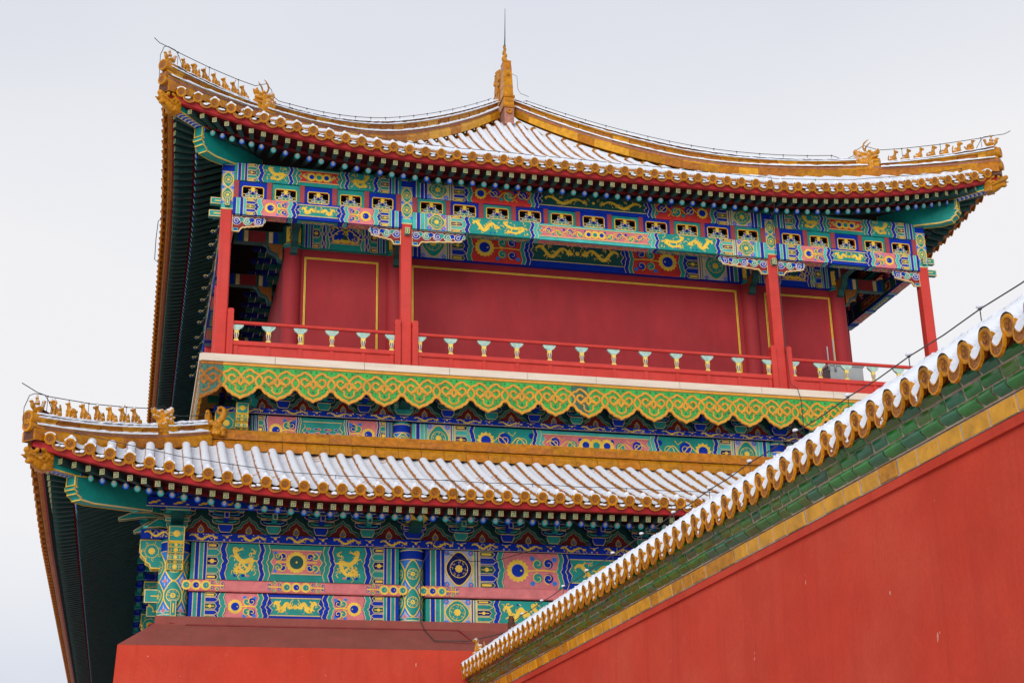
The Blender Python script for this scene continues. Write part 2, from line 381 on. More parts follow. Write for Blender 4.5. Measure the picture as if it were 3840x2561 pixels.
        for i in range(26 if not run else int(10 + Lh * 9)):
            x = u0 + Lh * rr.uniform(.05, .95); y = v0 + H * rr.uniform(.08, .92); a = rr.uniform(0, 6.3); q = H * .10
            s.line([(x, y), (x + q * math.cos(a), y + q * math.sin(a)), (x + q * 1.6 * math.cos(a + .7), y + q * 1.6 * math.sin(a + .7))], [.022, .020, .010], mt, l - .5)
        for i in range(3):
            x = u0 + Lh * rr.uniform(.1, .9); y = v0 + H * rr.choice((.1, .88)); s.disc(x, y, H * .06, rr.choice(('sky_blue', 'pink', 'blue')), l - .5, 6, H * .04)
    def medallion(s, u, v, rx, ry, l, bg='teal', ring='gold', rings=1, dark=None):
        n = 32; lob = [(u + rx * math.cos(2 * pi * i / n) * (1 + .06 * math.cos(8 * pi * i / n)), v + ry * math.sin(2 * pi * i / n) * (1 + .06 * math.cos(8 * pi * i / n))) for i in range(n)]
        s.star((u, v), lob, dark or bg, l, rings); s.line(lob, .030, ring, l + 1, True)
        r = min(rx, ry); circ = [(u + r * .72 * math.cos(2 * pi * i / 20), v + r * .72 * math.sin(2 * pi * i / 20)) for i in range(20)]
        s.line(circ, .016, ring, l + 1, True); s.flower(u, v, r * .34, ring, l + 1, 8, .8)
        for i in range(8):
            a = 2 * pi * i / 8; s.spiral(u + r * .56 * math.cos(a), v + r * .56 * math.sin(a), r * .16, a, .8, .013, ring, l + 1, 1 if i % 2 else -1, 6)
# ------------------------------------------------------------------ tower frame and the two roofs
XC, YF = 12.89, 40.0                 # middle of the front, plane of the front colonnade
XL, XR = 1.87, 23.91                 # outer columns
SK = lambda p: (XL + (p[1] - YF), YF + (p[0] - XL), p[2])       # swaps front and left side
MX = lambda p: (2 * XC - p[0], p[1], p[2])                      # mirrors left and right
tower = empty('gate_tower', (XC, 45, -1.6), label='red and teal gate tower with two snow covered yellow tile roofs and a railed gallery', category='tower')

class Roof:
    def __init__(s, hw, y0, thr, z0, L, rise, a, b, smax, p, xoff, depth, q0=0.0):
        s.q0 = q0
        s.hw, s.y0, s.thr, s.z0, s.L, s.rise, s.a, s.b, s.smax, s.p, s.xoff, s.depth = hw, y0, thr, z0, L, rise, a, b, smax, p, xoff, depth
        s.xl = XC - hw - thr; s.yl = y0 - thr; s.wid = 2 * (hw + thr)
    def u(s, t, tot): return max(0.0, 1 - min(t, tot - t) / s.L) if min(t, tot - t) > 0 else 1.0
    def lift(s, t, tot): return s.rise * s.u(t, tot) ** 1.8
    def base(s, q): return s.z0 + s.a * q + s.b * max(0.0, q - s.q0) ** 2
    def tot(s, side): return s.wid if side == 'front' else s.depth
    def pt(s, side, t, q, dz=0.0, dt=0.0):
        tot = s.tot(side); u = s.u(t, tot); th = s.thr * u * u
        z = s.base(q) + s.lift(t, tot) + dz; e = s.thr - th + q
        if side == 'front': return Vector((s.xl + t + dt, s.yl + e, z))
        if side == 'left': return Vector((s.xl + e, s.yl + t + dt, z))
        return Vector((2 * XC - s.xl - e, s.yl + t + dt, z))
    def qmax(s, side, t):
        tot = s.tot(side); u = s.u(t, tot)
        return max(0.02, min(min(t, tot - t) - (s.thr - s.thr * u * u), s.smax))
    def ref(s, q):        # line the hip ridge follows (its crown is less hollow than the tiling)
        p = s.hip(q)
        if s.q0: p.z = s.z0 + .333 * q + .0247 * q * q + s.lift(q, s.wid)
        return p
    def rise_to(s, q, h): return s.ref(q).z + h - s.hip(q).z
    def hip(s, q):        # left hip, distance q in from the corner
        return Vector((s.xl + q, s.yl + q, s.base(q - s.thr * 0 ) + s.lift(q, s.wid)))
UP = Roof(12.79, 38.23, 0.23, 20.35, 8.0, 1.15, 0.545, 0.0375, 13.02, 0.4635, 0.0, 56.0, 6.0)
LO = Roof(15.41, 35.61, 0.13, 9.55, 7.5, 1.0, 0.40, 0.022, 4.3, 0.4595, 0.13, 60.0)

def row_ts(rf, side):
    if side == 'front':
        c = XC + rf.xoff - rf.xl; k = int((c - 0.35) / rf.p); n = int((rf.wid - 0.35 - c) / rf.p)
        return [c + i * rf.p for i in range(-k, n + 1)]
    n = int((rf.depth - 1.0) / rf.p); return [0.54 + i * rf.p for i in range(n)]

def roof_field(rf, nm, label):
    """pan surface and roll tiles of all slopes, as one sheet of tiling"""
    mb = MB(); rnd = random.Random(5)
    for side in ('front', 'left', 'right'):
        ts = row_ts(rf, side); tot = rf.tot(side)
        edges = [0.25] + [(a + b) / 2 for a, b in zip(ts, ts[1:])] + [tot - 0.25]
        nq = 12
        for a, b in zip(edges, edges[1:]):
            qa, qb = rf.qmax(side, a), rf.qmax(side, b)
            for i in range(nq):
                f0, f1 = i / nq, (i + 1) / nq
                mb.face([rf.pt(side, a, qa * f0, -.10), rf.pt(side, b, qb * f0, -.10), rf.pt(side, b, qb * f1, -.10), rf.pt(side, a, qa * f1, -.10)], 'tile_worn', True)
        r = 0.118; na = 8 if side == 'front' else 4
        for t in ts:
            qm = rf.qmax(side, t) - 0.10
            if qm < 0.15: continue
            st = max(2, int(qm / (0.40 if side == 'front' else 1.2))); rows = []
            for i in range(st + 1):
                q = -0.02 + (qm + 0.02) * i / st
                c = rf.pt(side, t, q); d = (rf.pt(side, t, q + .05) - rf.pt(side, t, q - .05)).normalized()
                sd = Vector((1, 0, 0)) if side == 'front' else Vector((0, 1, 0))
                up = sd.cross(d); up = up if up.z > 0 else -up
                rows.append([c + sd * (r * math.cos(pi * j / na)) + up * (r * math.sin(pi * j / na) - .01) for j in range(na + 1)])
            for i in range(st):
                m = rnd.choice(('tile_yellow', 'tile_orange', 'tile_orange', 'tile_worn'))
                for j in range(na): mb.add([rows[i][j], rows[i][j + 1], rows[i + 1][j + 1], rows[i + 1][j]], [(0, 1, 2, 3)], m, True)
    # closing sheet at the back
    back = [rf.pt('left', rf.depth - .02, 0, -.06), rf.pt('right', rf.depth - .02, 0, -.06)]
    q = rf.smax; top = [Vector((rf.xl + q, rf.yl + rf.depth - q, rf.base(q))), Vector((2 * XC - rf.xl - q, rf.yl + rf.depth - q, rf.base(q)))]
    mb.face([back[0], back[1], top[1], top[0]], 'tile_worn')
    return build(nm, mb, tower, (XC, rf.y0, rf.z0), label=label)
roof_u = roof_field(UP, 'roof', 'steep upper hipped roof of yellow roll tiles')
roof_l = roof_field(LO, 'roof', 'lower skirt roof of yellow roll tiles')

# eave end tiles -----------------------------------------------------------
def disc_mesh(name, r, tilt, n=20):
    mb = MB(); M = Matrix.Rotation(pi / 2 + tilt, 4, 'X')       # +Z -> -Y, tipped down by the roof pitch
    k = r / 0.142
    mb.lathe([(0.001, -.014), (.080 * k, -.014), (.088 * k, -.012), (.100 * k, .004), (.132 * k, .006), (.142 * k, -.006), (.142 * k, -.13), (.10 * k, -.15)], n, M,
             ['tile_relief', 'tile_orange', 'tile_yellow', 'tile_yellow', 'tile_yellow', 'tile_yellow', 'tile_orange'])
    # raised coiled emblem
    P = Paint(mb, lambda u, v, h: M @ Vector((u, v, h - .012)), .004)
    q = random.Random(8)
    for i in range(11):
        a = q.uniform(0, 6.28); d = q.uniform(.012, .058) * k; x, y = d * math.cos(a), d * math.sin(a)
        P.spiral(x, y, q.uniform(.014, .028) * k, q.uniform(0, 6), .75, .011 * k, q.choice(('tile_yellow', 'tile_orange', 'tile_dark')), 2, q.choice((1, -1)), 6)
    return mb.mesh(name, (0, 0, 0))
def drip_mesh(name, w, tilt):
    mb = MB(); M = Matrix.Rotation(tilt * .6, 4, 'X')
    h = w / 2; top = [(-h + 2 * h * i / 8, -.085 * math.sin(pi * i / 8)) for i in range(9)]
    bot = []
    for i in range(13):
        t = i / 12; x = h * 1.02 * math.cos(pi * t); z = -.035 - .135 * math.sin(pi * t) ** .75
        z -= .012 * abs(math.sin(pi * t * 4)) + (.014 if i == 6 else 0)
        bot.append((x, z))
    o = top + bot; n = len(o); cx, cz = 0, -.12
    inn = [(cx + (x - cx) * .80, cz + (z - cz) * .70) for x, z in o]
    V = lambda x, z, y: M @ Vector((x, y, z))
    f = [V(x, z, 0) for x, z in o]; b = [V(x, z, .035) for x, z in o]; i1 = [V(x, z, 0) for x, z in inn]; i2 = [V(x, z, .012) for x, z in inn]
    for i in range(n):
        j = (i + 1) % n
        mb.face([f[i], f[j], b[j], b[i]], 'tile_yellow'); mb.face([f[i], f[j], i1[j], i1[i]], 'tile_yellow'); mb.face([i1[i], i1[j], i2[j], i2[i]], 'tile_orange')
    mb.face(i2, 'tile_relief'); mb.face(b, 'tile_dark')
    # the tile's channel running back under the snow
    for i in range(8): mb.face([V(top[i][0], top[i][1], .0), V(top[i + 1][0], top[i + 1][1], .0), V(top[i + 1][0], top[i + 1][1] + .1, .5), V(top[i][0], top[i][1] + .1, .5)], 'tile_orange')
    return mb.mesh(name, (0, 0, 0))
D_UP = disc_mesh('round_end_tile', .142, R_(16)); D_LO = disc_mesh('round_end_tile', .142, R_(20))
P_UP = drip_mesh('drip_tile', .33, R_(16)); P_LO = drip_mesh('drip_tile', .33, R_(20))
def tiles(rf, roof, dm, pm, side='front', stuff=None):
    ts = row_ts(rf, side)
    for i, t in enumerate(ts):
        p = rf.pt(side, t, -0.03); place('round_end_tile', dm, p, 0, roof)
    for a, b in zip(ts, ts[1:]):
        p = rf.pt(side, (a + b) / 2, -0.01, -.045); k = math.atan2(rf.pt(side, b, 0).z - rf.pt(side, a, 0).z, rf.p)
        place('drip_tile', pm, p, 0, roof, rot=(0, -k, 0))
tiles(UP, roof_u, D_UP, P_UP); tiles(LO, roof_l, D_LO, P_LO)
def side_tiles(rf, roof, sides):
    mb = MB()
    for side in sides:
        sg = -1 if side == 'left' else 1
        ts = row_ts(rf, side)
        for t in ts:
            p = rf.pt(side, t, -.03); M = Matrix.Translation(p) @ Matrix.Rotation(pi / 2 * sg, 4, 'Y') @ Matrix.Rotation(0, 4, 'X')
            mb.lathe([(.001, -.01), (.09, -.01), (.10, .004), (.142, 0), (.142, -.13)], 8, M, ['tile_relief', 'tile_orange', 'tile_yellow', 'tile_orange'])
        for a, b in zip(ts, ts[1:]):
            p = rf.pt(side, (a + b) / 2, -.01, -.045)
            o = [(-.15, 0), (0, -.07), (.15, 0), (.14, -.07), (.08, -.14), (0, -.2), (-.08, -.14), (-.14, -.07)]
            for y in (0, .035): mb.face([p + Vector((-sg * y, x, z)) for x, z in o], 'tile_yellow')
            for i in range(8):
                x, z = o[i]; x2, z2 = o[(i + 1) % 8]
                mb.face([p + Vector((0, x, z)), p + Vector((0, x2, z2)), p + Vector((-sg * .035, x2, z2)), p + Vector((-sg * .035, x, z))], 'tile_orange')
    build('eave_end_tiles', mb, roof, (XC, 50, rf.z0), kind='stuff', label='rows of yellow end tiles along the receding side eaves')
side_tiles(UP, roof_u, ('left', 'right')); side_tiles(LO, roof_l, ('left', 'right'))

# eave carpentry: fascia, soffit, rafters -----------------------------------
def strip(mb, pa, pb, mt):
    for a, b, c, d in zip(pa, pa[1:], pb[1:], pb): mb.face([a, b, c, d], mt)
def eave_pt(rf, side, t, q, z):       # z relative to the middle of the eave, lifted towards corners
    p = rf.pt(side, t, q); p.z = z + rf.lift(t, rf.tot(side)) * max(0, 1 - .05 * max(q, 0)); return p
def carpentry(rf, roof, zf, zr, qf, qr, qin, zin, pitch):
    """zf/qf flying rafter ends, zr/qr round rafter ends, qin/zin inner end"""
    fas = MB(); sof = MB()
    for side in ('front', 'left', 'right'):
        tot = rf.tot(side); n = 70; T = [0.12 + (tot - .24) * i / n for i in range(n + 1)]
        E = lambda q, z: [eave_pt(rf, side, t, min(q, max(0.03, min(t, tot - t) - .02)), z) for t in T]
        f0 = E(.10, rf.z0 - .10); f1 = E(.17, zf + .085)
        if side == 'front': strip(fas, f0, f1, 'eave_red'); strip(fas, f1, E(.30, zf + .085), 'eave_red')
        else: strip(fas, f0, f1, 'tile_worn'); strip(fas, f1, E(.25, zf + .085), 'tile_worn'); strip(fas, E(.25, zf + .085), E(.31, zf + .085), 'board_red')
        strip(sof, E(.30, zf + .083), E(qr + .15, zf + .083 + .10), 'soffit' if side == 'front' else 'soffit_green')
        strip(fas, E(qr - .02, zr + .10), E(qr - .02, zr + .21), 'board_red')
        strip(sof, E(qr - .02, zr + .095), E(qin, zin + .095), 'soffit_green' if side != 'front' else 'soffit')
    build('fascia_board', fas, roof, (XC, rf.y0, rf.z0)); build('soffit', sof, roof, (XC, rf.y0, rf.z0))
    cam0 = Vector((0, 0, 0)); fl = []; rd = []
    for side in ('front', 'left', 'right'):
        tot = rf.tot(side); n = int((tot - 1.3) / pitch); c0 = (tot - n * pitch) / 2
        for i in range(n + 1):
            t = c0 + i * pitch; e = eave_pt(rf, side, t, qf, zf); fan = min(t, tot - t) < qin + .2
            k = max(0, 1 - min(t, tot - t) / (qin + .2)); sgn = 1 if t < tot / 2 else -1
            def inner(q, z):
                tt = t + sgn * k * (q - qf) * 1.05
                return eave_pt(rf, side, tt, q, z)
            fl.append((side, e, inner(qr + .25, zf + .16), i))
            tr = t + sgn * k * (qr - qf) * .9
            if min(t, tot - t) > .62: rd.append((side, eave_pt(rf, side, tr, qr, zr), eave_pt(rf, side, tr + sgn * k * (qin - qr), qin, zin), i))
    return fl, rd
FL, RD = [], []
a, b = carpentry(UP, roof_u, 20.02, 19.95, .33, .95, 2.6, 20.62, .345)
FL += [(roof_u,) + x for x in a]; RD += [(roof_u,) + x for x in b]
a, b = carpentry(LO, roof_l, 9.20, 9.15, .42, 1.02, 3.45, 10.20, .325)
FL += [(roof_l,) + x for x in a]; RD += [(roof_l,) + x for x in b]
def flying(mb, e, i, det=True):
    d = (e - i).normalized(); L = (e - i).length; m = e - d * max(.05, L - .36); mb.bar(e, m, .125, .135, 'rafter_green'); mb.bar(m, i, .125, .135, 'soffit_red')
    r = d.cross(Vector((0, 0, 1))).normalized(); u = r.cross(d).normalized()
    P = Paint(mb, lambda x, y, h: e + r * x + u * y + d * h, .003)
    P.rect(-.0625, -.0675, .0625, .0675, 'gold_line', 1)
    P.rect(-.052, -.057, .052, .057, 'rafter_tip', 2)
    if det:      # square key fret
        P.line([(-.052, .02), (.0, .02), (.0, -.03), (-.03, -.03)], .012, 'gold_line', 3)
        P.line([(.052, -.01), (.03, -.01), (.03, .035), (.012, .035)], .012, 'gold_line', 3)
def rounder(mb, e, i, k, det=True):
    d = (e - i).normalized(); mb.tube([i, e], .08, 10 if det else 6, 'rafter_green', cap=False)
    r = d.cross(Vector((0, 0, 1))).normalized(); u = r.cross(d).normalized()
    P = Paint(mb, lambda x, y, h: e + r * x + u * y + d * h, .003); n = 14 if det else 8
    c1, c2 = (('blue', 'sky_blue'), ('teal', 'mint'))[k % 2]
    P.disc(0, 0, .085, c1, 1, n); P.disc(0, .010, .071, c2, 2, n)
    P.disc(0, .020, .043, 'lilac', 3, n, .050)
    if det: P.disc(0, .050, .023, 'gold', 4, 7)
def split_rows(lst, fn, name, stuffname, label, keep):
    vis = sorted(range(len(lst)), key=lambda i: (0 if lst[i][1] == 'front' or (lst[i][2].y < 41.5 and lst[i][2].x < 10) else 1, 0 if lst[i][2].x < 14 else 1 if lst[i][0] is roof_u else 2, lst[i][2].length))
    for i in vis[:keep]:
        roof, side, e, inn, k = lst[i]; mb = MB(); fn(mb, e, inn, k); build(name, mb, roof, e)
    for roof in (roof_u, roof_l):
        mb = MB()
        for i in vis[keep:]:
            if lst[i][0] is roof: fn(mb, lst[i][2], lst[i][3], lst[i][4], lst[i][1] == 'front')
        if mb.v: build(stuffname, mb, roof, (XC, 50, 15), kind='stuff', label=label)
split_rows(FL, lambda mb, e, i, k, d=True: flying(mb, e, i, d), 'square_rafter', 'square_rafters', 'close rows of square green rafters under the receding eave', 100)
split_rows(RD, lambda mb, e, i, k, d=True: rounder(mb, e, i, k, d), 'round_rafter', 'round_rafters', 'close rows of round green rafters under the receding eave', 100)

# hip ridges, top ridge and the ridge round the foot of the upper storey -----
def ridge_frames(pts, side):
    out = []
    for i, p in enumerate(pts): out.append((p, side, Vector((0, 0, 1))))
    return out
def hip_path(rf, q0, q1, n, mirror=False, dz=0.0):
    pts = []
    for i in range(n + 1):
        q = q0 + (q1 - q0) * i / n; p = rf.hip(q); p.z += dz
        pts.append(Vector(MX(p)) if mirror else p)
    return pts
def hip_ridge(rf, roof, q0, q1, h, w, mirror, n, name, label, h1=None):
    sd = Vector((1, -1, 0)).normalized() if not mirror else Vector((1, 1, 0)).normalized()
    mb = MB(); rr = random.Random(3); pts = hip_path(rf, q0, q1, n, mirror, dz=.12 if mirror and rf.q0 else 0)
    seg = [rr.choice(('tile_yellow', 'tile_orange', 'tile_yellow', 'tile_worn', 'wall_amber')) for _ in range(n * 8)]
    h1 = h1 or h; fr = []; rows = []
    for i, p in enumerate(pts):
        hh = rf.rise_to(q0 + (q1 - q0) * i / n, h + (h1 - h) * i / n)
        half = [(w * 1.12, -.20), (w * 1.12, hh * .04), (w * .95, hh * .14), (w * .72, hh * .24), (w * .80, hh * .34), (w * .80, hh * .40), (w * .58, hh * .46), (w * .58, hh * .68), (w * .85, hh * .74), (w * .85, hh * .80), (w * .45, hh * .84), (w * .42, hh * .92), (w * .22, hh * .99)]
        prof = half + [(0, hh)] + [(-a, b) for a, b in half[::-1]]
        rows.append([p + sd * a + Vector((0, 0, b)) for a, b in prof])
    m = len(rows[0])
    for i in range(n):
        for j in range(m - 1):
            mt = 'mortar' if j in (3, m - 5) else ('tile_orange' if j in (9, 10, m - 11, m - 12) else seg[(i // 2) * 4 + (j // 3) % 4])
            mb.face([rows[i][j], rows[i][j + 1], rows[i + 1][j + 1], rows[i + 1][j]], mt, False)
    mb.face(rows[0], 'tile_orange'); mb.face(rows[-1], 'tile_orange')
    # rounded joints between the ridge tiles
    for i in range(2, n, 2):
        for s_ in (1, -1):
            a = rows[i][6 if s_ > 0 else m - 7]; b = rows[i][7 if s_ > 0 else m - 8]
            mb.bar(a + sd * s_ * .006, b + sd * s_ * .006, .02, .02, 'tile_dark')
            a = rows[i][1 if s_ > 0 else m - 2]; b = rows[i][3 if s_ > 0 else m - 4]
            mb.bar(a + sd * s_ * .004, b + sd * s_ * .004, .014, .014, 'mortar')
    return build(name, mb, roof, pts[0], label=label), pts
H_FR, H_LO = .74, .46
HR_END = 12.45
for mir in (False, True):
    w = 'left' if not mir else 'right'
    hip_ridge(UP, roof_u, .02, 2.7, H_FR, .17, mir, 12, 'hip_ridge', 'low %s end of the upper hip ridge carrying the small beasts' % w)
    hip_ridge(UP, roof_u, 2.7, 12.62, .94, .18, mir, 40, 'hip_ridge', 'tall curved hip ridge on the %s of the upper roof' % w, 1.0)
    hip_ridge(LO, roof_l, .02, 3.0, H_LO, .19, mir, 12, 'hip_ridge', 'low %s end of the lower hip ridge carrying the small beasts' % w)
    hip_ridge(LO, roof_l, 3.0, 4.25, .50, .21, mir, 6, 'hip_ridge', 'taller %s end of the lower hip ridge' % w)
    # end disc and carved block below it on each corner
    for rf, roof, hh in ((UP, roof_u, H_FR), (LO, roof_l, H_LO)):
        p = rf.hip(0.0); d = Vector((-1, -1, 0)).normalized()
        mb = MB()
        hh = rf.rise_to(0.0, hh)
        for z, r in ((hh - .10, .175), (.16, .15)):
            M = Matrix.Translation(p + Vector((0, 0, z))) @ d.to_track_quat('Z', 'Y').to_matrix().to_4x4()
            mb.lathe([(.001, .055), (.085 / .142 * r, .055), (.1 / .142 * r, .072), (.135 / .142 * r, .072), (r, .06), (r, -.35), (r * .7, -.36)], 18, M, ['tile_relief', 'tile_orange', 'tile_yellow', 'tile_yellow', 'tile_yellow', 'tile_orange'])
        q = p + Vector((0, 0, hh * .46)); mb.bar(q + d * .02, q - d * .5, .26, .16, 'tile_relief')
        q = p + Vector((0, 0, -.02)); mb.bar(q - d * .02, q - d * .6, .30, .3, 'tile_dark')
        if mir: mb.v = [MX(v) for v in mb.v]
        build('ridge_end_tile', mb, roof, None)
mb = MB(); q = 12.9; zt = UP.base(13.02)
y0 = UP.yl + 12.75
mb.box(XC - .20, XC + .20, y0 + .1, UP.yl + UP.depth - 13, zt - .3, zt + .85, 'tile_orange')
mb.prism([(XC - .22, zt + .85), (XC + .22, zt + .85), (XC + .13, zt + 1.0), (XC - .13, zt + 1.0)], 'y', y0 + .1, UP.yl + UP.depth - 13, 'tile_yellow')
# apex face block with rosette below the great ornament
yb = 50.05
mb.box(XC - .20, XC + .20, yb, y0 + .1, 28.98, 29.36, 'tile_yellow'); mb.box(XC - .235, XC + .235, yb - .04, y0 + .12, 29.36, 29.44, 'tile_orange')
mb.box(XC - .235, XC + .235, yb - .04, y0 + .12, 28.90, 28.98, 'tile_orange')
M = Matrix.Translation((XC, yb - .05, 28.72)) @ Matrix.Rotation(pi / 2, 4, 'X')
mb.box(XC - .19, XC + .19, yb, y0 + .1, 28.2, 28.90, 'mortar')
mb.lathe([(.001, .02), (.05, .02), (.065, .04), (.10, .04), (.105, .03), (.105, -.15)], 18, M, ['tile_relief', 'tile_orange', 'tile_yellow', 'tile_yellow', 'tile_orange'])
P = Paint(mb, lambda u, v, h: (XC + u, yb - h, 29.17 + v), .004)
for k in (-.12, 0, .12): P.spiral(k, 0, .06, 0, 1.2, .02, 'tile_relief', 1)
build('main_ridge', mb, roof_u, None, label='main ridge running back from the apex of the upper roof')
# ridge round the foot of the upper storey
mb = MB(); rr = random.Random(9); z0 = 11.66
def foot(fn, t0, t1, step):
    n = int((t1 - t0) / step)
    for i in range(n):
        a = t0 + (t1 - t0) * i / n; b = t0 + (t1 - t0) * (i + 1) / n - .012; m = rr.choice(('tile_yellow', 'tile_orange', 'tile_yellow')); m2 = rr.choice(('tile_orange', 'tile_worn', 'tile_orange', 'tile_yellow')); m3 = rr.choice(('tile_yellow', 'tile_orange'))
        ql = [(39.62 + .0, z0 - .1), (39.62, z0 + .02), (39.66, z0 + .12), (39.74, z0 + .20), (39.84, z0 + .25)]
        for (y, z), (y2, z2) in zip(ql, ql[1:]): mb.add([fn((a, y, z)), fn((b, y, z)), fn((b, y2, z2)), fn((a, y2, z2))], [(0, 1, 2, 3)], m, True)
        mb.face([fn((a, 39.80, z0 + .285)), fn((b, 39.80, z0 + .285)), fn((b, 39.80, z0 + .44)), fn((a, 39.80, z0 + .44))], m2)
        mb.face([fn((a, 39.80, z0 + .44)), fn((b, 39.80, z0 + .44)), fn((b, 39.90, z0 + .45)), fn((a, 39.90, z0 + .45))], m2)
        o = (b - a) * .5
        mb.face([fn((a + o, 39.87, z0 + .45)), fn((b + o, 39.87, z0 + .45)), fn((b + o, 39.89, z0 + .56)), fn((a + o, 39.89, z0 + .56))], m3)
    L = [(39.63, z0 - .1), (39.86, z0 + .245), (39.83, z0 + .25), (39.77, z0 + .25), (39.77, z0 + .285), (39.82, z0 + .287), (39.82, z0 + .44), (39.90, z0 + .447), (39.90, z0 + .56), (40.5, z0 + .58)]
    for i, ((y, z), (y2, z2)) in enumerate(zip(L, L[1:])):
        mb.face([fn((t0, y, z)), fn((t1, y, z)), fn((t1, y2, z2)), fn((t0, y2, z2))], ('mortar', 'tile_dark', 'tile_dark', 'tile_worn', 'mortar', 'mortar', 'mortar', 'mortar', 'tile_yellow')[i])
foot(lambda p: p, 1.75, 2 * XC - 1.75, .62); foot(lambda p: SK((p[0], p[1], p[2])), 1.75, 50, .9)
foot(lambda p: MX(SK(p)), 1.75, 50, .9)
build('foot_ridge', mb, roof_l, (XC, 39.8, z0), label='yellow tile ridge between lower roof and the painted beams')
